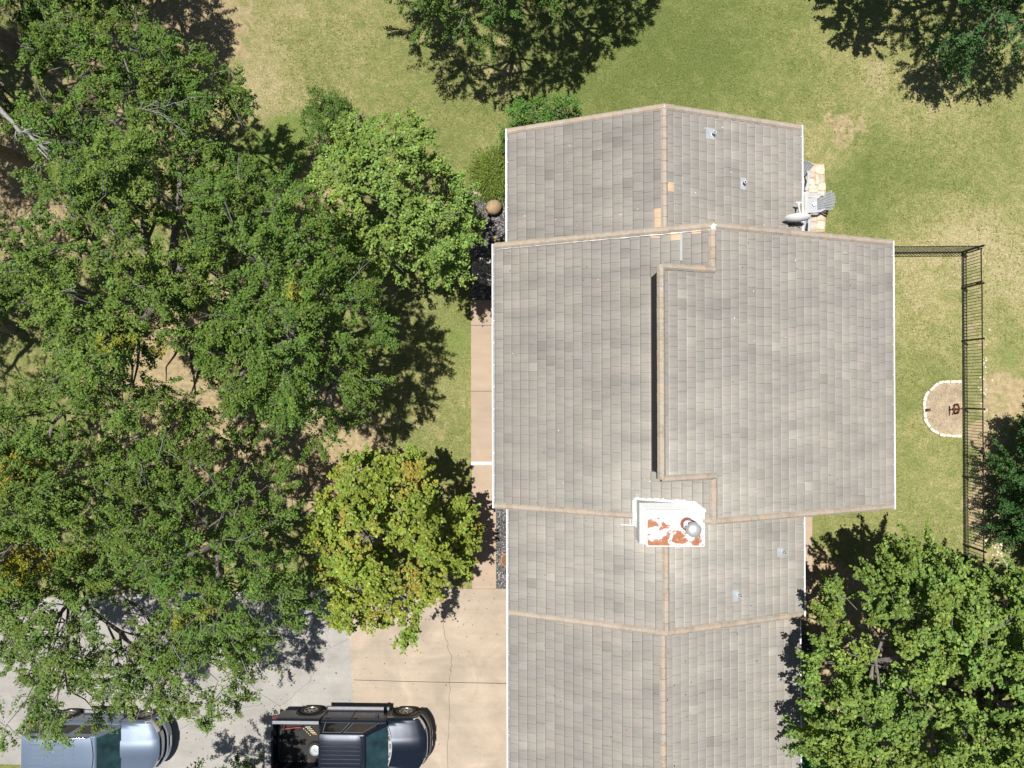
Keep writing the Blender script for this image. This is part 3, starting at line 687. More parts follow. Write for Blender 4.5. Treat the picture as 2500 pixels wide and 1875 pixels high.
def fpost(root, x, y, h=FH+.06, w_=.032):
    m = MB(); m.box((x-w_,y-w_,0),(x+w_,y+w_,h)); o = m.build('post', M_BLACK, bevel=.004); o.parent = root
    m = MB(); m.lathe([(w_*1.25,h),(w_*1.1,h+.02),(.008,h+.045)], 8, Matrix.Translation((x,y,0))); c = m.build('post_cap', M_BLACK); c.parent = o
def local(root, fn):
    pass
fence = empty('picket_fence', (0,0,0), 0, 'long black iron picket fence running down past the round gravel bed', 'fence')
ys_ = [gp(2399, p, FH)[1] for p in (691.5, 826.6, 998.7, 1172, 1347)]; ys_ += [ys_[-1]-2.67, ys_[-1]-5.34]
for i, y in enumerate(ys_):
    fpost(fence, FX, y)
    if i: picket_panel(fence, (FX, ys_[i-1]-.04), (FX, y+.04))
gate = empty('garden_gate', (0,0,0), 0, 'narrow black iron gate with latch and hinges at the fence corner', 'gate')
picket_panel(gate, (FX, FY-.10), (FX, ys_[0]+.09), FH-.03, True)
for y in (FY-.09, ys_[0]+.08):
    m = MB(); m.box((FX-.022, y-.022, .05), (FX+.022, y+.022, FH-.01)); o = m.build('gate_stile', M_BLACK); o.parent = gate
for z in (.28, 1.0):
    m = MB(); m.tube([(FX+.03, FY-.06, z-.05),(FX+.03, FY-.06, z+.05)], .022, 8); o = m.build('hinge', M_BLACK); o.parent = gate
m = MB(); m.box((FX-.05, ys_[0]+.03, .95), (FX+.05, ys_[0]+.10, 1.16)); o = m.build('latch', M_BLACK); o.parent = gate
backf = empty('picket_fence', (0,0,0), 0, 'short black iron picket fence joining the house corner to the gate', 'fence')
fpost(backf, FX, FY, FH+.06, .036); xm_ = gp(2181, 600, FH)[0]; fpost(backf, xm_, FY); fpost(backf, xm_-.13, FY)
picket_panel(backf, (xm_+.04, FY), (FX-.04, FY)); picket_panel(backf, (XR-.5, FY), (xm_-.16, FY))

# ------------------------------------------------------------------ garden things
q = gp(2262, 1001, .1)
o = empty('solar_light', (q[0], q[1], 0), 0.1, 'small black solar spotlight beside the limestone ring, facing the gravel bed', 'garden light')
m = MB(); m.box((-.06,-.055,.14),(.02,.055,.17)); x = m.build('solar_panel', simple('solar_cell', (.03,.035,.05), .2), o)
m = MB(); m.tube([(.0,0,.10),(.13,0,.13)], [.035,.05], 12); x = m.build('lamp_head', M_BLACK, o)
m = MB(); m.tube([(0,0,-.02),(0,0,.14)], .012, 6); x = m.build('stake', M_BLACK, o)
q = gp(2338, 998, .35)
o = empty('yard_plough', (q[0], q[1], 0), 0, 'rusty dark iron plough standing in the pale gravel bed against the fence', 'garden ornament')
m = MB(); m.tube([(-.22,0,.42),(.0,0,.46),(.19,.0,.40)], .026, 8); m.build('beam', M_RUST, o, smooth=60)
m = MB(); m.tube([(-.17,.13,.36),(-.17,0,.44),(-.17,-.24,.30)], [.028,.03,.02], 8); m.build('handle', M_RUST, o, smooth=60)
for s in (-1, 1):
    m = MB(); m.tube([(.03,0,.42),(.0,.10*s,.40),(.04,.17*s,.28),(.14,.17*s,.12),(.17,.12*s,0)], [.03,.035,.04,.035,.02], 8); m.build('tine', M_RUST, o, smooth=60)
m = MB(); m.tube([(0,0,.42),(0,0,0)], .025, 8); m.build('post', M_RUST, o)

def adirondack(loc, rz, label):
    """front faces -X, back leans towards +X"""
    o = empty('adirondack_chair', loc, rz, label, 'chair', 'grey slatted chairs around the fire table')
    m = MB()
    for k in range(7):
        x = -.30+k*.078; z = .36-.10*(k/6); m.box((x-.034,-.25,z-.01),(x+.034,.25,z+.012))
    m.build('seat', M_CHAIR, o, bevel=.004)
    m = MB(); n = 7
    for k in range(n):
        f = (k-(n-1)/2)/((n-1)/2); y0, y1 = f*.21, f*.33; L = .80*(1-.16*f*f)
        a = Vector((.22, y0, .26)); dv = Vector((.38, 0, .74)); b = a + dv*L/.83 + Vector((0, y1-y0, 0))
        wA, wB = .030, .046
        sd = Vector((0,1,0)); up = Vector((-.74,0,.38)).normalized()*.011
        V = [a-sd*wA-up, a+sd*wA-up, b+sd*wB-up, b-sd*wB-up, a-sd*wA+up, a+sd*wA+up, b+sd*wB+up, b-sd*wB+up]
        m.add(V, [(3,2,1,0),(4,5,6,7),(0,1,5,4),(1,2,6,5),(2,3,7,6),(3,0,4,7)])
    for L in (.25, .62): p = Vector((.22,0,.26)) + Vector((.38,0,.74))*L/.83 + Vector((.02,0,-.01)); wv = .21+.12*L; m.box((p.x-.01,-wv,p.z-.03),(p.x+.012,wv,p.z+.03))
    m.build('backrest', M_CHAIR, o, bevel=.003)
    for s in (-1, 1):
        m = MB(); poly = [(-.40,.22*s),(-.38,.37*s),(-.05,.39*s),(.20,.37*s),(.33,.30*s),(.40,.26*s),(.38,.22*s),(.30,.25*s),(.18,.29*s),(-.10,.28*s),(-.36,.24*s)]
        if s < 0: poly = poly[::-1]
        m.prism(poly, .535, .56); m.build('armrest', M_CHAIR, o, bevel=.004)
        m = MB(); m.beam((-.30,.27*s,0),(-.30,.27*s,.535),.03,.10); m.build('leg', M_CHAIR, o)
        m = MB(); m.beam((.52,.26*s,.0),(-.30,.26*s,.34),.025,.09); m.build('leg', M_CHAIR, o)
    return o
q = gp(1987, 496.5, .45); adirondack((q[0], q[1], 0), 0.03, 'slatted pale grey chair with a white sheet of paper on its seat')
q = gp(1950, 440, .45); adirondack((q[0], q[1], 0), math.radians(83), 'slatted pale grey chair half under the eave at the top end of the patio')
q = gp(1952, 556, .45); adirondack((q[0], q[1], 0), math.radians(-96), 'slatted pale grey chair mostly hidden below the dish and roof edge')
m = MB(); m.box((-.075,-.06,0),(.075,.06,.004)); o = m.build('paper_sheet', M_PAPER); q = gp(1989, 498, .38); o.location = (q[0], q[1], .375); o.rotation_euler = (0.0,.13,.5)
tag(o, 'small white sheet of paper lying on the slatted grey chair seat', 'paper')
q = gp(1948, 495, .6)
o = empty('fire_table', (q[0], q[1], 0), 0, 'pale square fire table with a rusty burner trough beside the grey chair', 'fire table')
m = MB()
for a, b in (((-.40,-.42),(-.10,.42)),((.24,-.42),(.40,.42)),((-.10,.28),(.24,.42)),((-.10,-.42),(.24,-.28))): m.box((a[0],a[1],.56),(b[0],b[1],.60))
m.build('table_top', M_TABLE, o, bevel=.006)
m = MB(); m.box((-.34,-.36,0),(.34,.36,.555)); m.build('base', simple('fire_base', (.22,.22,.23), .6), o)
m = MB(); m.box((-.098,-.278,.557),(.238,.278,.566)); m.build('trough', M_DARK, o)
m = MB(); m.box((.12,-.26,.567),(.20,.26,.585)); m.build('burner', M_RUSTO, o)

# tan jar lying tilted in the gravel
q = gp(1205, 506, .32)
o = empty('clay_jar', (q[0], q[1], .30), 0, 'round tan clay jar tipped on its side in the dark gravel bed', 'jar')
ax = Vector((-.80, -.48, .30)).normalized(); Mx = ax.to_track_quat('Z','Y').to_matrix().to_4x4()
m = MB(); m.lathe([(.10,-.30),(.17,-.28),(.26,-.16),(.295,0),(.27,.12),(.20,.22),(.145,.265),(.13,.29),(.155,.31),(.16,.335),(.13,.345),(.10,.335),(.095,.28),(.12,.20),(.05,.0)], 32, Mx)
m.build('body', M_CLAY, o, smooth=50)
m = MB(); m.lathe([(.100,.318),(.001,.30)], 24, Mx, cap=False); m.build('mouth', M_DARK, o)
# plant pots by the path
q = gp(1240, 1366, .35)
o = empty('terracotta_pot', (q[0], q[1], 0), 0, 'orange terracotta pot showing its rim beside the lower gutter', 'pot')
m = MB(); m.lathe([(.18,0),(.24,.36),(.275,.36),(.275,.42),(.24,.42),(.225,.34)], 28); m.build('pot', M_TERRA, o, smooth=40)
m = MB(); m.lathe([(.228,.37),(.001,.375)], 20); m.build('soil', M_SOIL, o)
q = gp(1156, 1256, .55)
o = empty('kettle_grill', (q[0], q[1], 0), 0, 'glossy black kettle grill standing at the footpath edge under the yellowing tree', 'grill')
MG = simple('black_enamel', (.012,.012,.014), .12, 0, .1, 2, .6)
m = MB(); m.lathe([(.05,.46),(.20,.52),(.275,.64),(.28,.72)], 28); m.build('bowl', MG, o, smooth=60)
m = MB(); m.lathe([(.285,.725),(.27,.80),(.20,.89),(.08,.94),(.01,.945)], 28); m.build('lid', MG, o, smooth=60)
m = MB(); m.tube([(-.07,0,.94),(-.06,0,.98),(.06,0,.98),(.07,0,.94)], .012, 8); m.build('handle', M_BLACK, o)
for k in range(3):
    a = k*2.1+.3; m = MB(); m.tube([(.15*math.cos(a),.15*math.sin(a),.52),(.30*math.cos(a),.30*math.sin(a),0)], .012, 6); m.build('leg', M_STEEL, o)
# stones
def rock(px, py, r, label, mat=M_STONE, grp=None, sq=(1,1,.5)):
    bm = bmesh.new(); bmesh.ops.create_icosphere(bm, subdivisions=2, radius=r)
    for v in bm.verts: k = 1+.22*math.sin(v.co.x*9/r*.3+px)*math.cos(v.co.y*7/r*.3+py)+random.uniform(-.06,.06); v.co = Vector((v.co.x*k*sq[0], v.co.y*k*sq[1], v.co.z*k*sq[2]))
    me = bpy.data.meshes.new('rock'); bm.to_mesh(me); bm.free(); q = gp(px, py); o = link('rock', me, mat, None, (q[0], q[1], r*sq[2]*.4)); o.rotation_euler = (0,0,random.random()*6)
    return tag(o, label, 'rock', grp)
rock(115, 940, .30, 'large white rock in dappled shade under the left hand trees', M_STONE, None, (1,.75,.5))
for p, lb in (((1158,445,.13),'second pale rock from the top beside the spiky shrub'),((1163,466,.15),'largest pale rock beside the spiky shrub, near the clay jar'),((1172,474,.10),'pale rock nearest the clay jar, below the spiky shrub'),((1155,430,.09),'smallest pale rock beside the spiky shrub, uppermost of the row')): rock(*p, lb, grp='rocks edging the spiky shrub bed')
rock(1213, 588, .16, 'flat tan stone in the dark gravel at the main roof corner', M_CLAY, None, (1.3,.6,.4))
# pebbles scattered near fence bottom
m = MB()
for k in range(90):
    q = gp(random.gauss(2437,14), random.gauss(1345,22)) if k < 60 else gp(random.gauss(2405,8), random.gauss(950,60)); r = random.uniform(.015,.05); m.lathe([(r,0),(r*.9,r*.5),(r*.4,r*.8)], 6, Matrix.Translation(q))
tag(m.build('pebbles', M_STONE), 'pale pebbles scattered on bare soil outside the fence', 'pebbles', kind='stuff')
# garden corner at the lower right of the house
sheet('turf_patch', [(1940,1838),(2040,1838),(2046,1960),(1940,1960)], .014, M_TURF, .03)
for x0, x1, lb in ((1955,1981,'cream stone ledge block touching the lower roof edge above green turf'),(1992,2024,'cream stone ledge block further from the house above the green turf')):
    a = gp(x0,1828,.2); b = gp(x1,1838,.2); m = MB(); m.box((a[0],b[1],0),(b[0],a[1],.2)); tag(m.build('ledge_stone', M_STONE, bevel=.02), lb, 'stone')
a = gp(1975,1813,.25); b = gp(2036,1825,.25)
o = empty('timber_bench', (a[0], b[1], 0), 0, 'low brown timber bench of long boards behind the cream stone ledge', 'bench')
L_, W_ = b[0]-a[0], a[1]-b[1]
for k in range(3): m = MB(); m.box((0, W_*k/3+.006, .22), (L_, W_*(k+1)/3-.006, .25)); m.build('board', M_WOOD, o)
for x in (.08, L_-.12): m = MB(); m.box((x,.02,0),(x+.06,W_-.02,.218)); m.build('leg', M_WOOD, o)
q = gp(1977, 1842, .15)
o = empty('garden_ornament', (q[0], q[1], 0), .2, 'small white garden bird ornament with a pink neck on the green turf', 'ornament')
m = MB(); m.lathe([(.01,.0),(.05,.02),(.06,.06),(.04,.10),(.01,.11)], 12, Matrix.Diagonal((1.7,.8,1.2,1))); m.build('body', M_WHITE, o, smooth=60)
m = MB(); m.tube([(-.02,.02,.10),(-.03,.06,.16),(-.03,.13,.17)], [.02,.016,.012], 8); m.build('neck', simple('pink_paint', (.75,.40,.30), .6), o)
a = gp(2042,1862,.1); m = MB(); m.box((a[0]-.08,a[1]-.6,0),(a[0]+.08,a[1]+.25,.16)); tag(m.build('ledge_stone', M_STONE, bevel=.02), 'narrow upright cream stone edging the turf at the bottom of the picture', 'stone')
a = gp(1966,1567,.5)
o = empty('utility_box', (a[0]-.05, a[1], 0), 0, 'dark grey box unit against the wall in deep tree shade', 'utility box')
m = MB(); m.box((-.28,-.36,0),(.28,.36,.62)); m.build('housing', simple('grey_housing', (.10,.10,.10), .6), o, bevel=.02)
m = MB()
for k in range(7): m.box((-.22,-.30+k*.09,.622),(.22,-.27+k*.09,.632))
m.build('grille', M_BLACK, o)
# flagpole with a hanging flag
b = gp(297, 1352, 6.2)
o = empty('flagpole', (b[0], b[1], 0), 0, 'slim white flagpole rising through the trees with a hanging flag', 'flagpole')
dz = Vector((0, 0, 0))
m = MB(); m.tube([(0,0,0), (dz.x*.5,dz.y*.5,3.1), (dz.x,dz.y,6.2)], [.035,.03,.022], 10); m.build('pole', M_WHITE, o, smooth=60)
m = MB(); m.lathe([(.01,-.05),(.05,-.02),(.05,.02),(.01,.05)], 10, Matrix.Translation((dz.x,dz.y,6.23))); m.build('finial', M_STEEL, o, smooth=60)
t = NT('flag_cloth'); sx = t.n('SeparateXYZ'); t.tc = t.n('TexCoord'); t.l(t.tc.outputs['UV'], sx.inputs[0])
st = t.ramp(t.math('FRACT', t.math('MULTIPLY', sx.outputs[1], 6.5)), [(.49,(.45,.03,.04)),(.51,(.75,.75,.75))])
vr = t.n('TexVoronoi'); vr.inputs['Scale'].default_value = 14; t.l(t.tc.outputs['UV'], vr.inputs['Vector'])
star_c = t.ramp(vr.outputs['Distance'], [(.22,(.8,.8,.8)),(.26,(.03,.05,.16))])
cn = t.math('MULTIPLY', t.math('LESS_THAN', sx.outputs[0], .42), t.math('GREATER_THAN', sx.outputs[1], .46))
t.color(t.mix(cn, st, star_c)); MF = t.done(.85)
NX, NY = 22, 14; V = []; uv = []
for j in range(NY+1):
    for i in range(NX+1):
        u, v = i/NX, j/NY
        out = .62*u; side = .16*math.sin(u*9+v*1.2)*(.3+u); drop = .55*u*u
        V.append((dz.x*.97 + out*.85 + side*.4 + (1-v)*.03, dz.y*.97 - side - out*.35, 6.0 - (1-v)*.85 - drop)); uv.append((u, v))
me = bpy.data.meshes.new('flag'); Fs = [(j*(NX+1)+i, j*(NX+1)+i+1, (j+1)*(NX+1)+i+1, (j+1)*(NX+1)+i) for j in range(NY) for i in range(NX)]
me.from_pydata(V, [], Fs); ul = me.uv_layers.new(name='UVMap')
for lp in me.loops: ul.data[lp.index].uv = uv[lp.vertex_index]
link('flag', me, MF, o)

# ------------------------------------------------------------------ vehicles
def paint(name, c, metal, rough):
    t = NT(name); n = t.noise(400, 2, .5); t.color(t.ramp(n, [(.3, tuple(x*.9 for x in c)), (.7, tuple(x*1.1 for x in c))]))
    d = t.noise(1.6, 5, .7); r = t.n('MapRange'); t.l(d, r.inputs[0]); r.inputs[3].default_value = rough; r.inputs[4].default_value = rough+.14; t.l(r.outputs[0], t.b.inputs['Roughness'])
    m = t.done(rough, metal, .5, 1.0 if metal < .4 else .35); t.l(r.outputs[0], t.b.inputs['Roughness']); return m
P_TRUCK = paint('truck_paint', (.013,.019,.034), .4, .28); P_SUV = paint('silver_paint', (.15,.195,.27), .35, .40)
M_TYRE = simple('tyre', (.030,.028,.026), .85, 0, .2, 20); M_RIM = simple('alloy_rim', (.42,.40,.36), .35, .7, .1)
M_GLASST = simple('windscreen_glass', (.020,.048,.055), .04, 0, .5, 2.2, .9); M_GLASSK = simple('side_glass', (.014,.014,.012), .05, 0, .3, 3, .8)
M_LAMP = simple('headlamp_glass', (.62,.58,.52), .15, .3, .1); M_RED = simple('tail_lamp', (.42,.03,.02), .2, 0, .2)
M_CHROME = simple('chrome', (.62,.62,.62), .15, 1, .05); M_TRIM = simple('dark_trim', (.035,.034,.036), .6, 0, .2); M_STEP = simple('running_board', (.26,.27,.30), .5, .2, .1)
M_BED = simple('bed_liner', (.085,.088,.092), .75, 0, .25, 9, .3); M_COWL = simple('cowl_grey', (.40,.41,.43), .5, .1, .08)
def vehicle(kind, name, label, cat, px_f, PAINT, L_rear, wb, yc, zr, hw=.98, roofx=(-1.30,-2.98), tum=.25, belt=1.27, rib=None):
    q = gp(*px_f); root = empty(name, (q[0], yc, 0), 0, label, cat)
    def o(mb, n, mt, par=None, **k): x = mb.build(n, mt, **k); x.parent = par or root; return x
    FRT = .90; ROUND = .34 if kind == 'pickup' else .42
    def bul(x, y, s=1.0):   # plan curve of the nose and tail
        w_ = max(0, min(1, (x+.35)/1.25)); wr = max(0, min(1, (-(x)+L_rear*-1-0)/.0001)) if False else 0
        r = max(0, min(1, (-x-(-L_rear-.5))/.5))
        return x - w_*ROUND*(abs(y)/hw)**(3.2 if kind == 'pickup' else 2.6) + r*.10*(abs(y)/hw)**3
    def loft(stations, nm, mt, par=None, sharp=38):
        m = MB(); rows = []
        for x, sec in stations:
            full = [(y, z) for y, z in sec] + [(-y, z) for y, z in sec[::-1][1:]]
            rows.append([(bul(x, y), y, z) for y, z in full])
        n = len(rows[0]); V = [p for r in rows for p in r]
        F_ = [(i*n+k, (i+1)*n+k, (i+1)*n+k+1, i*n+k+1) for i in range(len(rows)-1) for k in range(n-1)]
        F_ += [tuple(range(n)), tuple((len(rows)-1)*n+k for k in range(n-1, -1, -1))]
        m.add(V, F_); return o(m, nm, mt, par, smooth=sharp)
    # lower sides with wheel arches
    arches = [(0, .42, .50), (-wb, .42, .50)]
    for s in (-1, 1):
        m = MB()
        xs = np.unique(np.concatenate([np.linspace(L_rear, FRT-.02, 60), *[np.array([a[0]-a[2], a[0]+a[2]]) for a in arches], *[a[0]+a[2]*np.cos(np.linspace(0, np.pi, 17)) for a in arches]]))
        prev = None
        for x in xs:
            zb = .46
            for ax_, az, ar in arches:
                if abs(x-ax_) <= ar+1e-6: zb = max(zb, az+math.sqrt(max(0, ar*ar-(x-ax_)**2)))
            y = hw*s; yb = (hw-.02)*s
            cur = ((bul(x, y), yb, zb), (bul(x, y), y, .96))
            if prev and cur[0][0] > prev[0][0]: m.add([prev[0], cur[0], cur[1], prev[1]], [(0,1,2,3)])
            prev = cur
        if s < 0: body = o(m, 'body', PAINT, recalc=False)
        else: o(m, 'side_panel', PAINT, body, recalc=False)
    # arch liners
    for ax_, az, ar in arches:
        for s in (-1, 1):
            m = MB(); n = 18; V = []
            for k in range(n+1):
                a = math.pi*k/n; V += [(ax_+ar*math.cos(a), (hw+.012)*s, az+ar*math.sin(a)), (ax_+(ar+.05)*math.cos(a), (hw+.010)*s, az+(ar+.05)*math.sin(a)), (ax_+ar*math.cos(a), (hw-.32)*s, az+ar*math.sin(a))]
            m.add(V, [(3*k, 3*k+1, 3*k+4, 3*k+3) for k in range(n)] + [(3*k, 3*k+3, 3*k+5, 3*k+2) for k in range(n)]); o(m, 'wheel_arch', M_TRIM, body)
    def sec_hood(f, zt):   # f 0 at cowl .. 1 at nose
        k = 1-.0*f
        return [(hw,.955),(hw+.008,1.02-.03*f),(hw-.03,1.10+zt*.4),(hw-.10,1.145+zt*.7),(hw-.17,1.135+zt*.7),(hw-.26,1.18+zt),(.34,1.195+zt),(.30,1.225+zt),(0,1.235+zt)]
    loft([(-.62, sec_hood(0,.05)),(-.45, sec_hood(0,.045)),(-.1, sec_hood(.3,.02)),(.3, sec_hood(.6,-.01)),(.6, sec_hood(.8,-.05)),(.80, sec_hood(1,-.10)),(.89, sec_hood(1,-.16))], 'bonnet', PAINT, body)
    secb = [(hw,.955),(hw+.010,1.08),(hw-.02,belt-.03),(hw-.07,belt+.01),(0,belt+.01)]
    rear_cab = -3.08 if kind == 'pickup' else L_rear+.06
    loft([(-.60, secb),(rear_cab, secb)], 'door_panel', PAINT, body)
    # glasshouse
    yb, yt = hw-.075, hw-tum-.02; x0, x1 = -.50, rear_cab-.0; rx0, rx1 = roofx
    A = [Vector((x0-.02,yb,belt)), Vector((x0-.02,-yb,belt)), Vector((x1,-yb,belt)), Vector((x1,yb,belt))]
    B = [Vector((rx0,yt,zr-.06)), Vector((rx0,-yt,zr-.06)), Vector((rx1,-yt,zr-.06)), Vector((rx1,yt,zr-.06))]
    m = MB(); m.add(A+B, [(0,1,5,4),(1,2,6,5),(2,3,7,6),(3,0,4,7),(4,5,6,7),(3,2,1,0)])
    cab = o(m, 'cab', PAINT, bevel=.05)
    # roof skin with crown
    m = MB(); nx_, ny_ = 14, 14; V = []
    for i in range(nx_+1):
        for j in range(ny_+1):
            u, v = i/nx_, -1+2*j/ny_; x = rx0-.04+(rx1-rx0+.06)*u; y = v*(yt-.02)
            bx = .12*(v*v)*max(0, 1-u*5); x -= bx
            V.append((x, y, zr-.052+.065*(1-v**4)*(1-.5*abs(2*u-1)**6)))
    m.add(V, [(i*(ny_+1)+j, i*(ny_+1)+j+1, (i+1)*(ny_+1)+j+1, (i+1)*(ny_+1)+j) for i in range(nx_) for j in range(ny_)])
    roof = o(m, 'roof', PAINT, cab, smooth=60)
    if kind == 'pickup':
        for k in range(7):
            y = (k-3)*.155; m = MB(); m.tube([(rx0-.12,y,zr+.012),(rx1+.10,y,zr+.010)], [.010,.010], 6); o(m, 'roof_rib', PAINT, roof, smooth=60)
    else:
        for (xa, xb) in ((-2.05,-1.95),(-2.75,-2.35),(-3.65,-3.05)):
            for k in range(6):
                y = (k-2.5)*.17; m = MB(); m.box((xa-.0,y-.035,zr+.0),(xb,y+.035,zr+.022)); o(m, 'roof_rib', PAINT, roof, bevel=.010)
        for s in (-1, 1):
            m = MB(); m.tube([(rx0-.2,s*(yt-.02),zr+.0),(rx0-.3,s*(yt-.02),zr+.05),(rx1+.3,s*(yt-.02),zr+.05),(rx1+.2,s*(yt-.02),zr)], .018, 8); o(m, 'roof_rail', M_CHROME, roof, smooth=60)
    def quad_on(P4, u0, u1, v0, v1, off, nm, mt, nseg=1, bulge=0.0):
        """P4: bottom-left, bottom-right, top-right, top-left"""
        a, b, c, d = P4; nn = (b-a).cross(d-a).normalized(); mid = (a+b+c+d)/4
        if nn.dot(mid-Vector((-1.8,0,.9))) < 0: nn = -nn
        m = MB(); V = []; K = nseg
        for i in range(K+1):
            u = u0+(u1-u0)*i/K
            for v in (v0, v1):
                p = (a*(1-u)+b*u)*(1-v)+(d*(1-u)+c*u)*v; V.append(p+nn*(off+bulge*(1-(2*u-1)**2)))
        m.add(V, [(2*i, 2*i+2, 2*i+3, 2*i+1) for i in range(K)]); return o(m, nm, mt, cab, smooth=60)
    quad_on([A[0],A[1],B[1],B[0]], .06, .94, .04, .93, .012, 'windscreen', M_GLASST, 10, .05)
    quad_on([A[2],A[3],B[3],B[2]], .08, .92, .12, .88, .012, 'rear_window', M_GLASSK, 6, .0)
    for s, (f, bk, tb, tf) in ((1,(A[0],A[3],B[3],B[0])), (-1,(A[1],A[2],B[2],B[1]))):
        P4 = [f, bk, tb, tf]
        if kind == 'pickup': wins = ((.10,.50,'side_window'),(.55,.93,'side_window'))
        else: wins = ((.10,.36,'side_window'),(.40,.70,'side_window'),(.76,.97,'side_window'))
        for u0, u1, nm in wins:
            # bright surround then the pane
            quad_on(P4, u0, u1, .06, .86, .006, 'window_trim', M_CHROME if kind != 'pickup' else M_STEP)
            quad_on(P4, u0+.012, u1-.012, .10, .82, .010, nm, M_GLASSK)
        # mirror
        m = MB(); m.tube([(-.95,(hw-.06)*s,belt+.02),(-.92,(hw+.12)*s,belt+.06)], .03, 8); m.box((-.98,min((hw+.06)*s,(hw+.27)*s),belt+.0),(-.86,max((hw+.06)*s,(hw+.27)*s),belt+.17)); o(m, 'mirror', PAINT if kind=='pickup' else M_CHROME, bevel=.02)
        # door seams and handles
        for xd in ((-1.95,-3.06,-.66) if kind == 'pickup' else (-1.75,-2.75,-.66)):
            m = MB(); m.box((xd-.006, min(s*(hw-.01), s*(hw+.016)), .55),(xd+.006, max(s*(hw-.01), s*(hw+.016)), belt-.04)); o(m, 'door_seam', M_DARK, body)
        for xd in ((-1.80,-2.85) if kind == 'pickup' else (-1.60,-2.60)):
            m = MB(); m.box((xd-.10, min(s*(hw+.012), s*(hw+.045)), 1.08),(xd+.08, max(s*(hw+.012), s*(hw+.045)), 1.11)); o(m, 'door_handle', M_TRIM if kind=='pickup' else M_CHROME, body, bevel=.006)
        m = MB(); m.box((-wb+.62, min(s*(hw-.06), s*(hw+.15)), .42),(-.62, max(s*(hw-.06), s*(hw+.15)), .455)); st = o(m, 'running_board', M_TRIM, bevel=.01)
        m = MB(); m.box((-wb+.68, min(s*(hw+.03), s*(hw+.13)), .457),(-.85, max(s*(hw+.03), s*(hw+.13)), .466)); m.box((-.78, min(s*(hw+.03), s*(hw+.13)), .457),(-.66, max(s*(hw+.03), s*(hw+.13)), .466)); o(m, 'tread', M_STEP, st)
        # lamps
        m = MB(); pts = []
        for y in np.linspace(.55, hw+.004, 7): pts.append((bul(.86, y)+.035+.02, y*s))
        V = [(x, y, .90) for x, y in pts] + [(x-.03, y, 1.03) for x, y in pts] + [(x-.20, y*.985, 1.085) for x, y in pts]
        n = 7; m.add(V, [(k,k+1,n+k+1,n+k) for k in range(n-1)]+[(n+k,n+k+1,2*n+k+1,2*n+k) for k in range(n-1)]); o(m, 'headlight', M_LAMP, smooth=60)
        m = MB(); tx = L_rear; m.box((tx-.015, min(s*(hw-.16), s*(hw+.014)), .98),(tx+.14, max(s*(hw-.16), s*(hw+.014)), 1.26)); o(m, 'tail_light', M_RED, bevel=.02)
        for xw in (0, -wb):
            m = MB(); Mx = Matrix.Translation((xw, (hw-.13)*s, .41)) @ Matrix.Rotation(-math.pi/2*s, 4, 'X')
            m.lathe([(.255,-.12),(.36,-.13),(.405,-.11),(.412,-.05),(.412,.05),(.405,.11),(.37,.135),(.28,.13),(.255,.10)], 36, Mx, cap=False); tyre = o(m, 'wheel', M_TYRE, smooth=50)
            m = MB(); m.lathe([(.258,-.10),(.26,.118),(.235,.125),(.225,.06),(.22,-.0)], 32, Mx, cap=False); m.lathe([(.06,.04),(.06,.10),(.04,.11),(.003,.11)], 16, Mx)
            for k in range(6):
                a = k*math.pi/3+xw; d_ = Vector((math.cos(a), math.sin(a), 0)); t_ = Vector((-math.sin(a), math.cos(a), 0))
                V = [Mx @ (d_*r+t_*w2+Vector((0,0,z))) for r, w2, z in ((.05,-.028,.10),(.24,-.040,.10),(.24,.040,.10),(.05,.028,.10))] + [Mx @ (d_*r+t_*w2+Vector((0,0,z))) for r, w2, z in ((.05,-.028,.05),(.24,-.040,.06),(.24,.040,.06),(.05,.028,.05))]
                m.add(V, [(0,1,2,3),(0,4,5,1),(2,6,7,3),(1,5,6,2)])
            o(m, 'rim', M_RIM, tyre, smooth=40)
            m = MB(); m.lathe([(.225,-.02),(.002,-.021)], 20, Mx, cap=False); o(m, 'brake', M_TRIM, tyre)
    # nose: grille and bumper following the plan curve
    def nose(z0, z1, x0_, x1_, nm, mt, yl=hw, par=None, n=16, thick=.05):
        m = MB(); V = []
        for k in range(n+1):
            y = -yl+2*yl*k/n; xx = bul(.88, y)
            V += [(xx+x0_, y, z0), (xx+x1_, y, z1), (xx+x1_-thick, y, z1+.006), (xx+x0_-thick, y, z0-.006)]
        m.add(V, [(4*k+a, 4*k+4+a, 4*k+4+(a+1)%4, 4*k+(a+1)%4) for k in range(n) for a in range(4)] + [(0,1,2,3),(4*n+3,4*n+2,4*n+1,4*n)]); return o(m, nm, mt, par, smooth=50)
    nose(.68, 1.04, .02, -.01, 'front_panel', PAINT)
    g = nose(.72, .98, .035, .02, 'grille', M_TRIM, .56)
    for z in (.78, .86, .94): nose(z, z+.022, .05, .048, 'grille_bar', M_STEP if kind == 'pickup' else M_CHROME, .53, g, 10, .02)
    b = nose(.42, .68, .16, .14, 'bumper', M_TRIM if kind == 'pickup' else PAINT, hw-.01, None, 18, .22)
    nose(.683, .688, .10, .06, 'bumper_top', M_TRIM, hw-.06, b, 14, .04)
    for (ya, yb_) in ((-.32,-.05),(.05,.32)) if kind == 'pickup' else ((-.2,.2),):
        m = MB(); m.box((1.045,ya,.50),(1.055,yb_,.60)); o(m, 'bumper_plate', M_CHROME, b)
    # underbody
    m = MB(); m.box((L_rear+.15,-hw+.16,.30),(.70,hw-.16,.90)); o(m, 'chassis', M_DARK)
    # cowl at the foot of the windscreen, with its dark slots
    m = MB(); V = []; n = 20
    for k in range(n+1):
        v = -1+2*k/n; y = v*(hw-.20); x = -.44-.16*v*v; V += [(x-.065, y, belt+.024), (x+.065, y, belt+.012)]
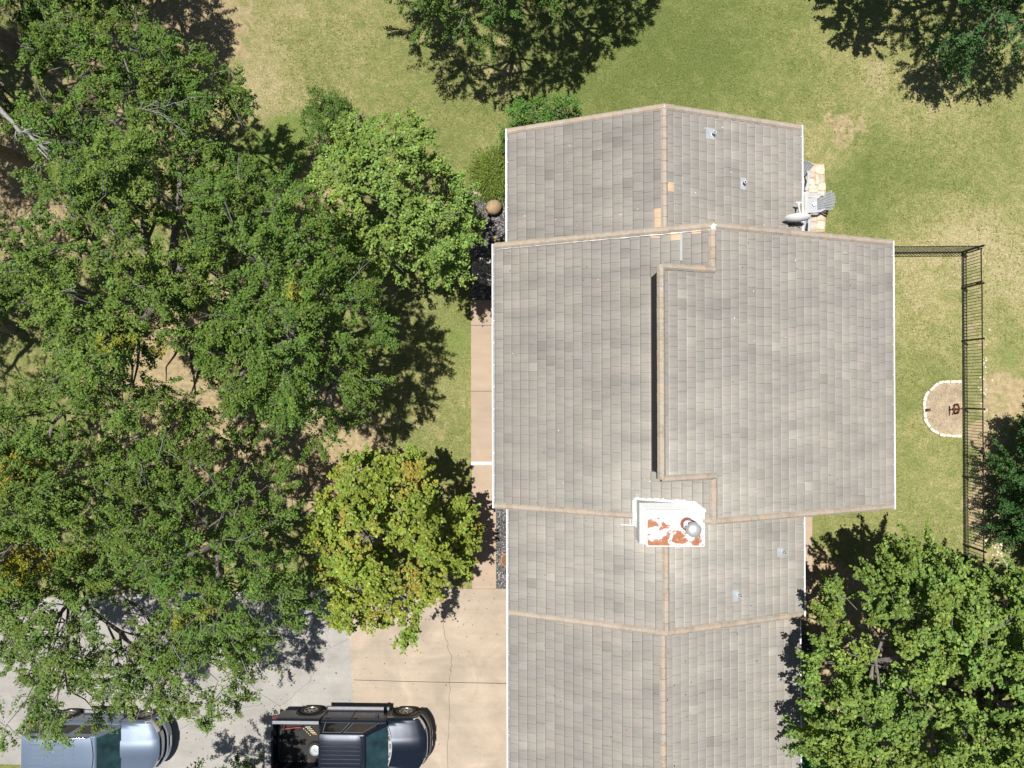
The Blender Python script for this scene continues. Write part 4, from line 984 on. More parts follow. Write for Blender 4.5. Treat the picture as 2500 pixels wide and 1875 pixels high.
    m.add(V, [(2*k, 2*k+1, 2*k+3, 2*k+2) for k in range(n)]); cw_ = o(m, 'cowl', M_COWL if kind == 'pickup' else M_TRIM)
    if kind == 'pickup':
        for g0 in (.62,.40,.10,-.22,-.50):
            m = MB()
            for k in range(6):
                y = g0-k*.033; v = y/(hw-.2); x = -.44-.16*v*v; m.box((x-.035,y-.008,belt+.026),(x+.035,y+.008,belt+.030))
            o(m, 'cowl_slots', M_TRIM, cw_)
    for s in (.28, -.42):
        m = MB(); m.tube([(-.50,s,belt+.05),(-.56,s+.28,belt+.09),(-.62,s+.42,belt+.13)], .009, 6); o(m, 'wiper', M_DARK)
    # fluid lustre pieces on the fender
    m = MB(); m.box((-.60,hw+.009,1.02),(-.38,hw+.017,1.05)); o(m, 'badge', M_CHROME, body)
    return root, o, bul
yT = gp(991, 1734, .41)[1] - .98
truck, to, tb = vehicle('pickup', 'pickup_truck', 'glossy black crew cab pickup truck parked nose to the house across asphalt and concrete', 'pickup truck', (991,1734,.41), P_TRUCK, -4.92, 3.72, yT, 1.92)
# pickup bed
def tob(mb, n, mt, par=None, **k): return to(mb, n, mt, par, **k)
for s in (-1, 1):
    m = MB(); n = 10; V = []
    for k in range(n+1):
        x = -3.12 + (-4.92+3.12)*k/n; V += [(x, .98*s, .955), (x, .99*s, 1.15), (x, .975*s, 1.30), (x, .95*s, 1.335), (x, .84*s, 1.335), (x, .83*s, 1.31), (x, .82*s, .80)]
    m.add(V, [(7*k+a, 7*k+7+a, 7*k+8+a, 7*k+1+a) for k in range(n) for a in range(6)]); bs = tob(m, 'bed_side', P_TRUCK, smooth=40)
    m = MB(); m.box((-4.90, min(s*.835, s*.955), 1.336),(-3.14, max(s*.835, s*.955), 1.350)); tob(m, 'rail_cap', M_STEP, bs, bevel=.004)
m = MB(); m.box((-4.97,-.90,.70),(-4.88,.90,1.32)); tg = tob(m, 'tailgate', P_TRUCK, bevel=.015)
m = MB(); m.box((-3.16,-.83,.80),(-3.11,.83,1.31)); tob(m, 'bed_front', P_TRUCK)
m = MB(); m.box((-4.88,-.825,.76),(-3.16,.825,.80)); bf = tob(m, 'bed_floor', M_BED)
for k in range(17): m = MB(); y = -.78+k*.0975; m.box((-4.86,y-.022,.801),(-3.18,y+.022,.814)); tob(m, 'floor_rib', M_BED, bf, bevel=.003)
m = MB(); m.tube([(-5.10,-.85,.60),(-5.12,0,.60),(-5.10,.85,.60)], .07, 8); tob(m, 'rear_bumper', M_CHROME, smooth=60)
# things lying in the bed
q = gp(768, 1831, .95); r = empty('spare_wheel', (q[0]+.02, q[1], .815), .3, 'spare wheel with a white steel rim lying in the pickup bed', 'wheel')
m = MB(); m.lathe([(.20,0),(.29,.0),(.325,.05),(.325,.15),(.29,.20),(.20,.19),(.195,.1)], 32, cap=False); m.build('tyre', M_TYRE, r, smooth=50)
m = MB(); m.lathe([(.205,.19),(.19,.17),(.17,.12),(.10,.14),(.035,.14),(.034,.10),(.002,.10)], 28, cap=False); m.build('rim', M_GALV, r, smooth=50)
for k in range(5):
    m = MB(); a = k*1.257; m.lathe([(.012,.142),(.011,.150),(.002,.151)], 8, Matrix.Translation((.07*math.cos(a),.07*math.sin(a),0))); m.build('bolt', M_DARK, r)
RC = [((.65,.66,.62),'silver'),((.55,.60,.20),'pale green'),((.60,.55,.45),'tan'),((.7,.7,.68),'white'),((.75,.36,.06),'orange')]
for k in range(5):
    r = empty('fishing_rod', (q[0]-.05, 0, 0), 0, ['fishing rod with a silver reel nearest the bed wall','fishing rod with a pale green grip lying in the pickup bed','fishing rod with a tan grip, in the middle of the rods','fishing rod with a white reel, furthest from the bed wall','fishing rod with an orange reel tight against the cab'][k], 'fishing rod', 'fishing rods lying in the pickup bed')
    a = gp(745+k*4, 1776+k*4, .98); b = gp(672+k*3, 1777+k*1.5, .95); a = Vector(a); b = Vector(b); r.location = (a.x, a.y, .95); b = b-Vector(r.location); 
    m = MB(); m.tube([(0,0,0), b*.5, b], [.006,.004,.002], 6); m.build('blank', M_TRIM, r)
    m = MB(); d_ = b.normalized(); m.tube([(0,0,0), -d_*.20], .016, 8); m.build('grip', simple('grip_'+str(k), RC[k][0], .7), r)
    m = MB(); m.tube([(-.06,-.03,.0),(-.06,-.075,.0)], .022, 12); m.build('reel', simple('reel_'+str(k), RC[(k+3)%5][0], .4, .3), r, smooth=50)
a = Vector(gp(734,1775,1.0)); b = Vector(gp(690,1780,1.0)); r = empty('red_bar', tuple(a), 0, 'thin red bar lying along the pickup bed wall by the fishing rods', 'bar')
m = MB(); m.beam((0,0,0), b-a, .025, .03); m.build('shaft', simple('red_paint', (.50,.04,.04), .5), r, bevel=.004)
m = MB(); m.tube([(0,0,0), (a-b).normalized()*.10], .02, 8); m.build('handle', M_DARK, r)
yS_ = gp(161, 1739, .41)[1] - .99
suv, so_, sb = vehicle('suv', 'family_car', 'silver blue estate car with ribbed roof, half under the overhanging oak', 'car', (357,1740,.41), P_SUV, -4.05, 3.10, yS_, 1.86, roofx=(-1.20,-3.98), tum=.22, belt=1.18)
m = MB(); m.box((-4.10,-.93,.45),(-4.0,.93,1.17)); so_(m, 'tailgate', P_SUV, bevel=.03)
# ------------------------------------------------------------------ trees and shrubs
def tube_np(pts, rad, n, VS, FS, off):
    pts = np.asarray(pts); k = len(pts); d = np.gradient(pts, axis=0); d /= np.linalg.norm(d, axis=1, keepdims=True)+1e-9
    ref = np.array([0.31, 0.12, 0.94]) if abs(d[0][2]) < .9 else np.array([1., .1, 0])
    u = np.cross(d, ref); u /= np.linalg.norm(u, axis=1, keepdims=True)+1e-9; v = np.cross(d, u)
    a = np.arange(n)*2*np.pi/n
    V = pts[:,None,:] + (u[:,None,:]*np.cos(a)[None,:,None] + v[:,None,:]*np.sin(a)[None,:,None])*np.asarray(rad)[:,None,None]
    VS.append(V.reshape(-1,3)); i = np.arange(k-1)[:,None]*n; j = np.arange(n)[None,:]
    FS.append(np.stack([i+j, i+(j+1)%n, i+n+(j+1)%n, i+n+j], -1).reshape(-1,4)+off); return off+k*n
def limb(a, b, sag, k, rs, wob=.06):
    t = np.linspace(0, 1, k)[:,None]; L = np.linalg.norm(b-a)
    p = a*(1-t)+b*t; p[:,2] += sag*np.sin(np.pi*t[:,0])
    n = rs.normal(0, wob*L, (k,3)); n[0] = n[-1] = 0; n = (n+np.roll(n,1,0))/2; n[0] = n[-1] = 0
    return p+n
def leaves(P, D, size, rs, up=.9, aspect=.55, sj=.25):
    """P positions, D in-plane directions -> quads"""
    n = len(P); N = rs.normal(0, .75, (n,3)); N[:,2] = np.abs(N[:,2]) + up; N /= np.linalg.norm(N,axis=1,keepdims=True)
    D = D + rs.normal(0, .7, (n,3)); D -= N*np.sum(D*N,1,keepdims=True); D /= np.linalg.norm(D,axis=1,keepdims=True)+1e-9
    B = np.cross(N, D); s = size*(1+rs.normal(0, sj, n)).clip(.4, 1.8)
    s = s[:,None]; w_ = s*aspect*.5
    fold = N*s*.10
    V = np.stack([P-D*s*.5, P+B*w_+fold-D*s*.05, P+D*s*.5, P-B*w_+fold-D*s*.05], 1).reshape(-1,3)
    return V
def crown_leaves(C, R, rs, nt, nl, Ls, size, col, dark_in=False, aspect=.55, droop=.25, spray=.09, centre=None, colvar=.16, up=.9, flat=.55):
    """C puff centres (n,3), R radius (n,)"""
    n = len(C); T = nt
    d = rs.normal(0, 1, (n, T, 3)); d[...,2] = d[...,2]*flat + .12; 
    if centre is not None:
        o = C - centre; o[:,2] *= .4; o /= np.linalg.norm(o,axis=1,keepdims=True)+1e-9; d += o[:,None,:]*(.55+.75*rs.rand(n,1,1))
    d /= np.linalg.norm(d,axis=2,keepdims=True)
    L = R[:,None]*Ls*(.55+.6*rs.rand(n,T))
    t = (.12+.95*np.sqrt(rs.rand(n,T,nl)))
    P = C[:,None,None,:] + d[:,:,None,:]*(t*L[:,:,None])[...,None]
    P[...,2] -= droop*(t**2)*L[:,:,None]
    P += rs.normal(0, spray, P.shape)*(.5+.8*t[...,None])
    D = np.broadcast_to(d[:,:,None,:], P.shape)
    pc = 1.22*(1+rs.normal(0,.08,(n,1,1,1)))*(1+rs.normal(0,.07,(n,T,1,1)))
    cc = np.asarray(col)[None,None,None,:]*pc*(1+rs.normal(0,colvar,(n,T,nl,1)))
    hue = -.03+rs.normal(0,.09,(n,T,nl,1))+rs.normal(0,.045,(n,1,1,1)); cc = cc*np.concatenate([1+hue, np.ones_like(hue), 1-hue*.6],-1)
    tips = [(C[i], C[i]+d[i,j]*L[i,j]) for i in range(n) for j in range(min(3,T))]
    return P.reshape(-1,3), D.reshape(-1,3), np.clip(cc.reshape(-1,3), .01, .8), tips
YELLOW = []
# openings in the crowns: photo pixel and radius where branches part and the ground shows
GAPS = [(322,1338,34),(490,930,34),(470,885,18),(560,655,26),(480,745,20),(550,690,16),(655,1330,16),(265,900,20),(1050,700,0)]
def make_tree(name, label, cat, pix, ze, zt, base=None, col=(.06,.10,.028), dens=2.4, R=.66, nt=10, nl=72, size=.078, seed=1, aspect=.55, under=.35,
              group=None, ground=False, trunk_r=.22, twigs=40, gap=.0, dome=.5, tint=None, spray=.042, bark=None, colvar=.16, inset=.35, zj=.5, up=.9, droop=.25, Ls=1.28, sc_=1, sh_=(0,0), twig_len=1.0, lobes=None):
    rs = np.random.RandomState(seed)
    if sc_ != 1: a_ = np.array(pix, float); pix = (a_.mean(0)+(a_-a_.mean(0))*sc_+np.array(sh_)).tolist()
    elif sh_ != (0,0): pix = (np.array(pix, float)+np.array(sh_)).tolist()
    if ground: poly = np.array([gp(x, y, 0)[:2] for x, y in pix])
    else: poly = np.array([gp(x, y, ze)[:2] for x, y in pix])
    poly = spline(poly, 5)
    lo, hi = poly.min(0), poly.max(0); area = 0.5*abs(np.sum(poly[:,0]*np.roll(poly[:,1],-1)-poly[:,1]*np.roll(poly[:,0],-1)))
    N = int(area*dens); pts = []; tries = 0
    md = 0.62/math.sqrt(dens)
    while len(pts) < N and tries < N*30:
        tries += 1; p = lo + rs.rand(2)*(hi-lo)
        if not inpoly(np.array([p[0]]), np.array([p[1]]), poly)[0]: continue
        if pts and np.min(np.hypot(*(np.array(pts)-p).T)) < md: continue
        if gap and math.sin(p[0]*1.9+seed)*math.sin(p[1]*2.1+seed*2)+.35*math.sin(p[0]*4.1+p[1]*3.3) > 1-gap: continue
        pts.append(p)
    pts = np.array(pts); D = pdist(pts[:,0], pts[:,1], poly); dm = max(D.max(), .1); h = (D/dm).clip(0,1)
    # pull edge puffs in so their leaves end about at the outline
    cen = poly.mean(0) if base is None else np.array(gp(base[0], base[1], 0)[:2])
    v = cen-pts; v /= np.linalg.norm(v,axis=1,keepdims=True)+1e-9
    pts = pts + v*np.maximum(0, R*inset-D)[:,None]
    z = ze + (zt-ze)*(1-(1-h)**2)**dome + rs.normal(0, zj, len(pts))
    rel = pts-cen; th = np.arctan2(rel[:,1], rel[:,0]); rr = np.hypot(rel[:,0], rel[:,1]); rm = max(rr.max(), .1)
    NL = lobes or (7 if rm > 3.5 else 6); lob = np.sin(th*NL+seed+.9*np.sin(rr*1.1)); far = (rr/rm).clip(0,1)
    if zt-ze > 2:
        z += .55*lob*far; kp = ~((lob < -.55) & (far > .35) & (rs.rand(len(pts)) < .62)); pts, z, D, h = pts[kp], z[kp], D[kp], h[kp]
    # broad lobes: big limbs give hills and valleys
    ph = rs.rand(4)*6; z += (.55*np.sin(pts[:,0]*1.25+ph[0])*np.sin(pts[:,1]*1.15+ph[1]) + .25*np.sin(pts[:,0]*2.7+ph[2])*np.cos(pts[:,1]*2.9+ph[3]))*min(1,(zt-ze)/3)
    C = np.concatenate([pts, z[:,None]], 1)
    k = int(len(C)*under)
    if k:
        idx = rs.choice(len(C), k, replace=False); U = C[idx].copy(); U[:,:2] = cen + (U[:,:2]-cen)*.88; U[:,2] -= (.9+rs.rand(k)*1.0)*min(1,(zt-ze)/3); U[:,2] = np.maximum(U[:,2], ze*.55+.2); CA = np.concatenate([C, U])
    else: CA = C
    if zt > 5 and cen[0] < 0:
        pp = proj(CA); ok = np.ones(len(CA), bool)
        for gx, gy, gr in GAPS: ok &= np.hypot(pp[:,0]-gx, pp[:,1]-gy) > gr+R*22
        if ok.sum() > 10: CA = CA[ok]
        pp = proj(C); ok = np.ones(len(C), bool)
        for gx, gy, gr in GAPS: ok &= np.hypot(pp[:,0]-gx, pp[:,1]-gy) > gr+R*22
        C = C[ok]
    Rr = R*(1+rs.normal(0,.18,len(CA)))
    centre = np.array([cen[0], cen[1], (ze+zt)/2-.5])
    P, Dv, cc, tips = crown_leaves(CA, Rr, rs, nt, nl, Ls, size, col, aspect=aspect, centre=centre, spray=spray, colvar=colvar, droop=droop)
    for (px, py, zz, r, c2) in YELLOW:
        q = gp(px, py, zz); m_ = np.hypot(P[:,0]-q[0], P[:,1]-q[1])*(1+.25*np.sin(P[:,2]*5+P[:,0]*3)) < r; mm = m_ & (rs.rand(len(P)) < .85); cc[mm] = np.array(c2)*(1+rs.normal(0,.2,(mm.sum(),1)))
    if tint is not None:
        f, c2, sc = tint; g = np.sin(P[:,0]*sc+1.3)*np.sin(P[:,1]*sc*1.1+.4)+.5*np.sin(P[:,0]*sc*2.3+P[:,2]*2)+rs.normal(0,.45,len(P)); m_ = g > f
        cc[m_] = cc[m_]*.35+np.array(c2)*.65*(1+rs.normal(0,.15,(m_.sum(),1)))
    V = leaves(P, Dv, size, rs, aspect=aspect, up=up)
    root = empty(name, (cen[0], cen[1], 0), 0, label, cat, group)
    V[:, :2] -= cen; V[:, 2] = np.maximum(V[:, 2], .02)
    Fq = np.arange(len(V)).reshape(-1,4)
    link('crown', npmesh('crown', V, Fq, np.repeat(cc, 4, 0)), M_LEAF, root)
    # trunk, limbs, branches
    VS, FS, off = [], [], 0
    off = tube_np(limb(np.array([cen[0],cen[1],-.05]), np.array([cen[0]+rs.normal(0,.15), cen[1]+rs.normal(0,.15), ze*.8]), 0, 6, rs, .02), np.linspace(trunk_r*1.25, trunk_r*.8, 6), 10, VS, FS, off)
    top = np.array([cen[0], cen[1], ze*.75])
    K = max(3, min(9, len(C)//9)); cl = C[rs.choice(len(C), K, replace=False)].copy()
    for _ in range(6):
        a = np.argmin(np.linalg.norm(C[:,None,:]-cl[None], axis=2), 1)
        for j in range(K):
            if (a == j).any(): cl[j] = C[a == j].mean(0)
    a = np.argmin(np.linalg.norm(C[:,None,:]-cl[None], axis=2), 1)
    for j in range(K):
        tgt = cl[j]-np.array([0,0,.7]); st = top + np.array([0,0,rs.rand()*.2*(ze)]); mlimb = limb(st, tgt, .25, 7, rs, .035)
        off = tube_np(mlimb, np.linspace(trunk_r*.55, trunk_r*.22, 7), 7, VS, FS, off)
        for q in C[a == j]:
            s = mlimb[rs.randint(3, 7)]; br = limb(s, q+np.array([0,0,-.05]), -.08, 5, rs, .05)
            off = tube_np(br, np.linspace(trunk_r*.16+.008, .010, 5), 4, VS, FS, off)
    for (s, e) in [tips[i] for i in rs.choice(len(tips), min(len(tips), twigs*3), replace=False)]:
        off = tube_np(limb(s, s+(e-s)*1.02, .03, 4, rs, .04), [.012,.009,.006,.004], 3, VS, FS, off)
    V = np.concatenate(VS); V[:, :2] -= cen
    link('trunk', npmesh('trunk', V, np.concatenate(FS), None, smooth=True), bark or M_BARK, root)
    # pale bare twigs poking out on top
    if twigs:
        VS, FS, off = [], [], 0
        for i in rs.choice(len(C), min(len(C), twigs), replace=False):
            s = C[i]+np.array([0,0,R*.15]); dv = rs.normal(0,1,3); dv[2] = abs(dv[2])*.4; o_ = C[i]-centre; dv += o_/ (np.linalg.norm(o_)+1e-9)*1.0; dv /= np.linalg.norm(dv); L = (.35+rs.rand()*.55)*twig_len
            e = s+dv*L+np.array([0,0,.16]); pl = limb(s, e, .05, 5, rs, .07); off = tube_np(pl, [.012,.010,.008,.006,.003], 4, VS, FS, off)
            for _ in range(2):
                s2 = pl[rs.randint(1,4)]; off = tube_np(limb(s2, s2+(dv+rs.normal(0,.6,3))*L*.35, .0, 3, rs, .05), [.006,.004,.002], 3, VS, FS, off)
        V = np.concatenate(VS); V[:, :2] -= cen
        o = link('bare_twigs', npmesh('bare_twigs', V, np.concatenate(FS), None), M_DEAD, root); o['kind'] = 'stuff'
    return root
YELLOW += [(75,1345,6,.85,(.30,.27,.02)), (95,1145,6,.65,(.26,.25,.03)), (0,1135,6,.5,(.32,.22,.02)), (790,742,6.5,.26,(.28,.29,.04)), (550,1462,6,.34,(.28,.27,.03)), (420,850,7,.3,(.26,.26,.03)), (495,1475,6,.25,(.28,.27,.03))]
OAK = (.102,.162,.028); OAK2 = (.084,.145,.030); OAK3 = (.116,.175,.032)
T = 'tree'
make_tree('oak_tree', 'tall oak trunk at the left edge whose crown shades the ground at half height', T, [(-120,640),(20,620),(130,680),(180,760),(160,860),(60,920),(-60,900),(-140,800)], 6.2, 9.0, base=(30,800), ground=True, col=OAK2, seed=31, dens=1.7, trunk_r=.22, twigs=10, gap=.35, nt=11, nl=28)
make_tree('oak_tree', 'very tall added oak over the upper left corner, shading the ground at its foot', T, [(-60,300),(60,240),(160,260),(220,350),(230,480),(150,560),(20,570),(-60,480)], 6.8, 9.6, base=(120,430), ground=True, col=OAK2, seed=32, dens=1.9, trunk_r=.24, twigs=10, gap=.2, nt=11, nl=28)  # added tree, crown out of view, put here to shade the ground
make_tree('oak_tree', 'huge dark oak filling the upper left corner, with a bare grey dead limb', T, [(-330,-230),(60,-240),(330,-180),(300,-40),(230,90),(165,190),(150,270),(90,320),(-10,300),(-160,330),(-330,300)], 4.5, 9.0, base=(40,120), col=(.064,.112,.020), seed=3, dens=2.4, gap=.28, trunk_r=.34)
make_tree('oak_tree', 'thin dark oak at the top edge with sandy soil showing through its crown', T, [(130,-220),(330,-240),(430,-150),(440,-20),(405,60),(350,100),(300,112),(250,100),(190,60),(130,-60)], 3.6, 6.4, base=(370,-60), col=(.088,.138,.026), seed=4, sh_=(-55,10), dens=2.4, gap=.25, under=.3)
make_tree('oak_tree', 'broad oak with forked dead branches above the biggest crown, casting shade right', T, [(215,200),(300,150),(400,130),(490,140),(555,180),(615,225),(630,290),(600,360),(610,425),(530,455),(430,450),(330,480),(240,490),(190,420),(200,320)], 4.2, 7.6, base=(520,330), col=OAK, seed=5, sh_=(-18,0), dens=2.5, gap=.18)
make_tree('oak_tree', 'small dark oak cut by the left edge at half height above dappled shade', T, [(-260,560),(-100,560),(60,575),(140,620),(190,680),(170,720),(120,760),(20,760),(-100,740),(-260,740)], 3.5, 6.0, base=(40,690), col=(.066,.112,.022), seed=6, dens=2.4, gap=.2)
make_tree('oak_tree', 'left one of the two big oaks at the centre of the grove', T, [(225,650),(250,560),(270,480),(330,430),(410,400),(500,395),(570,430),(600,520),(610,650),(620,800),(600,930),(540,1010),(470,1040),(400,1010),(330,960),(270,890),(225,800)], 4.8, 9.2, base=(545,760), col=OAK3, seed=7, dens=2.8, trunk_r=.33, gap=.06, zj=.45)
make_tree('oak_tree', 'right one of the two big central oaks, casting shade on the lawn by the path', T, [(570,440),(650,455),(720,480),(790,520),(850,580),(880,650),(930,700),(955,760),(965,840),(970,910),(930,960),(880,1010),(830,1060),(770,1040),(700,1000),(630,990),(590,900),(580,760),(570,600)], 4.2, 8.8, base=(780,790), col=OAK, seed=8, dens=2.8, trunk_r=.30, gap=.12, zj=.45)
make_tree('oak_tree', 'wide oak with two yellow leaf clumps at the lower left edge', T, [(-260,1090),(-80,1060),(40,1020),(110,960),(190,930),(250,970),(330,1010),(400,1070),(430,1170),(420,1270),(380,1350),(300,1400),(180,1420),(60,1440),(-80,1450),(-260,1460)], 4.2, 7.8, base=(230,1150), col=OAK3, seed=9, dens=2.6, gap=.12)
make_tree('oak_tree', 'oak with many pale twigs left of the yellowing round tree', T, [(410,1060),(500,1030),(590,1060),(650,1130),(720,1170),(770,1230),(775,1330),(790,1430),(760,1500),(680,1540),(600,1560),(520,1520),(440,1440),(400,1320),(395,1180)], 4.0, 7.4, base=(640,1270), col=OAK, seed=10, dens=2.6, gap=.12, twigs=70, twig_len=1.2)
make_tree('oak_tree', 'airy oak branches hanging over the grey drive and the silver car', T, [(10,1480),(120,1420),(250,1390),(380,1410),(480,1470),(600,1520),(650,1590),(630,1680),(590,1740),(500,1705),(420,1700),(330,1730),(240,1770),(165,1760),(135,1690),(135,1610),(60,1590),(15,1540)], 4.2, 6.6, base=(330,1360), sh_=(0,-28), col=(.115,.170,.036), seed=12, dens=3.0, under=.10, gap=.16, R=.58, nl=60, nt=9, trunk_r=.13)
make_tree('shade_tree', 'bright green bushy tree between the grove and the upper gravel bed', T, [(775,440),(800,385),(860,335),(930,300),(1010,300),(1075,340),(1110,400),(1140,450),(1165,510),(1175,570),(1150,630),(1140,700),(1095,755),(1050,765),(1010,715),(950,690),(880,630),(830,560),(785,500)], 3.0, 6.3, base=(985,560), col=(.175,.248,.054), seed=13, sc_=.89, sh_=(5,14), dens=3.0, R=.60, size=.088, nt=12, nl=46, Ls=1.1, aspect=.72, gap=.12, twigs=8, trunk_r=.16, colvar=.22)
make_tree('shade_tree', 'round yellowing tree with orange tipped leaves beside the tan driveway', T, [(785,1245),(810,1185),(860,1130),(920,1098),(1000,1090),(1055,1120),(1105,1145),(1140,1190),(1155,1270),(1158,1340),(1135,1400),(1080,1440),(1045,1480),(1045,1510),(980,1525),(950,1550),(905,1515),(850,1500),(820,1440),(795,1360)], 2.8, 5.8, base=(1000,1290), col=(.195,.240,.036), seed=14, sc_=.93, sh_=(-4,-8), dens=3.2, R=.58, size=.100, nt=12, nl=38, Ls=1.05, aspect=.85, gap=.06, twigs=4, trunk_r=.16, tint=(.8,(.42,.30,.07),1.7), colvar=.24)
make_tree('oak_tree', 'large oak cut by the top edge, spreading shade towards the roof', T, [(960,60),(980,-60),(960,-220),(1040,-380),(1200,-420),(1400,-400),(1520,-300),(1560,-150),(1540,-40),(1480,60),(1400,110),(1330,180),(1230,210),(1120,190),(1030,140)], 3.2, 8.5, base=(1240,-70), ground=True, col=(.088,.148,.030), seed=15, dens=2.2, trunk_r=.33, gap=.15)
make_tree('shade_tree', 'small vivid green tree at the top edge, left of the dark oak', T, [(2030,-110),(2075,-150),(2145,-150),(2190,-90),(2195,10),(2170,60),(2120,80),(2080,55),(2060,-30)], 2.6, 5.0, base=(2010,-30), col=(.095,.200,.038), seed=16, sh_=(0,-80), dens=3.0, R=.55, size=.10, aspect=.7, twigs=6, trunk_r=.14)
make_tree('oak_tree', 'big blue green oak in the upper right corner above the dry lawn', T, [(2195,85),(2180,0),(2200,-150),(2350,-230),(2600,-230),(2640,0),(2570,100),(2490,160),(2440,195),(2380,215),(2310,205),(2250,170),(2205,135)], 1.9, 6.4, base=(2330,-20), col=(.068,.135,.040), seed=17, sh_=(0,-52), dens=2.3, trunk_r=.28, gap=.12)
make_tree('oak_tree', 'dark oak cut by the right edge outside the iron fence', T, [(2462,1060),(2490,1010),(2560,975),(2700,980),(2740,1150),(2700,1340),(2580,1385),(2500,1350),(2450,1290),(2440,1210),(2432,1140)], 1.3, 4.6, base=(2540,1160), col=(.048,.105,.026), seed=18, dens=5.0, trunk_r=.24)
make_tree('shade_tree', 'largest lower right tree with lobed green leaves, brushing the garage gutter', T, [(1925,1500),(1960,1455),(2000,1430),(2015,1370),(2060,1320),(2130,1310),(2200,1320),(2300,1325),(2400,1350),(2470,1400),(2560,1440),(2720,1500),(2740,1700),(2700,1920),(2560,2060),(2350,2100),(2150,2050),(2030,1960),(1985,1870),(1955,1800),(1930,1730),(1900,1650),(1915,1580)], 3.9, 8.6, base=(2180,1600), col=(.148,.212,.044), seed=19, sh_=(8,14), dens=3.2, R=.66, size=.100, nt=12, nl=50, Ls=1.15, aspect=.75, gap=.05, twigs=40, trunk_r=.34, colvar=.22, twig_len=1.2)
make_tree('shade_tree', 'small tree at the bottom edge between the two vehicles, casting leafy shade', T, [(540,1860),(590,1760),(680,1740),(760,1800),(790,1890),(770,1990),(690,2060),(600,2040),(545,1960)], 4.2, 6.2, base=(610,1870), ground=True, sh_=(-45,-20), col=(.070,.120,.028), seed=20, dens=2.0, R=.5, twigs=6, trunk_r=.10, gap=.1, under=.3)
# shrubs
make_tree('shrub', 'dark bushy shrub standing alone on the lawn above the bright green tree', 'shrub', [(752,285),(770,245),(795,222),(828,232),(850,255),(882,262),(896,305),(874,340),(830,362),(790,372),(762,335)], .5, 1.9, base=(830,325), col=(.075,.130,.024), seed=21, sc_=.86, sh_=(-4,10), dens=10, R=.30, size=.07, nt=9, nl=20, twigs=0, trunk_r=.05, zj=.25, spray=.05)
make_tree('shrub', 'bright green bush behind the top left slope of the roof', 'shrub', [(1236,318),(1245,290),(1275,268),(1320,256),(1365,252),(1400,268),(1405,300),(1360,330),(1300,340),(1250,340)], .5, 1.7, col=(.090,.170,.030), seed=22, dens=9, R=.30, size=.08, nt=9, nl=18, twigs=0, trunk_r=.04, zj=.2, spray=.05)
make_tree('shrub', 'small green bush squeezed against the eave at the upper left gutter', 'shrub', [(1225,345),(1235,330),(1262,325),(1270,360),(1262,390),(1235,395),(1226,370)], .3, 1.2, col=(.070,.130,.026), seed=23, dens=12, R=.25, size=.07, nt=9, nl=18, twigs=0, trunk_r=.03, zj=.15, spray=.05)
def spiky_shrub():
    rs = np.random.RandomState(5); c = gp(1203, 424, .4); N = 3400
    a = rs.rand(N)*2*np.pi; el = rs.rand(N)**1.1*1.35; L = .50+.62*rs.rand(N)
    d = np.stack([np.cos(a)*np.cos(el), np.sin(a)*np.cos(el)*1.12, np.sin(el)*.75], 1)
    s = np.stack([rs.normal(0,.16,N), rs.normal(0,.20,N), rs.rand(N)*.25+.1], 1)
    V = []; Fq = []; CC = []; segs = 7
    P = []; D = []; col = []
    for k in range(segs):
        t = (k+.5)/segs; p = s+d*(L*t)[:,None]; p[:,2] -= .18*t*t*L; P.append(p+rs.normal(0,.012,(N,3))); D.append(d)
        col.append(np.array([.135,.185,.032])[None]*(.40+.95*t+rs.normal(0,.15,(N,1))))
    P = np.concatenate(P); D = np.concatenate(D); col = np.concatenate(col).clip(.01,.5)
    V = leaves(P, D*3.0, .12, rs, aspect=.18); V[:,2] = np.maximum(V[:,2], .02)
    root = empty('spiky_shrub', (c[0], c[1], 0), 0, 'feathery dark green juniper like shrub with radiating shoots above the clay jar', 'shrub')
    link('foliage', npmesh('foliage', V, np.arange(len(V)).reshape(-1,4), np.repeat(col,4,0)), M_LEAF, root)
    m = MB(); 
    for k in range(7): m.tube([(0,0,0),(.2*math.cos(k*.9),.2*math.sin(k*.9),.3)], [.03,.015], 6)
    o = m.build('stem', M_BARK, root); o['kind'] = 'stuff'
spiky_shrub()
# bare dead limbs belonging to two of the oaks
def dead_limb(parent, pix, r0, seed, side=9, slen=1.2):
    rs = np.random.RandomState(seed); P = np.array([gp(*p) for p in pix]); VS, FS, off = [], [], 0
    P = P - np.array([parent.location[0], parent.location[1], 0])
    Q = []; 
    for a, b in zip(P[:-1], P[1:]): Q += [a*(1-t)+b*t+rs.normal(0,.035,3) for t in np.linspace(0,1,5)[:-1]]
    Q.append(P[-1]); Q = np.array(Q); off = tube_np(Q, np.linspace(r0, r0*.12, len(Q)), 8, VS, FS, off)
    for k in range(side):
        i = rs.randint(len(Q)//3, len(Q)-1); dv = Q[min(i+2,len(Q)-1)]-Q[i-1]; dv /= np.linalg.norm(dv)+1e-9; dv += rs.normal(0,.5,3)*np.array([1,1,.4]); L = slen*(.5+rs.rand()*.7)*(1-.45*i/len(Q))
        br = limb(Q[i], Q[i]+dv*L, .05, 6, rs, .05); off = tube_np(br, np.linspace(r0*.35, .006, 6), 5, VS, FS, off)
        for _ in range(4):
            s = br[rs.randint(2,6)]; e = s+(dv+rs.normal(0,.7,3)*np.array([1,1,.3]))*L*.35; off = tube_np(limb(s, e, .02, 4, rs, .05), [.012,.009,.006,.003], 3, VS, FS, off)
    link('dead_limb', npmesh('dead_limb', np.concatenate(VS), np.concatenate(FS), None, smooth=True), M_DEAD, parent)
OAKS = [o for o in bpy.data.objects if o.name.startswith('oak_tree')]
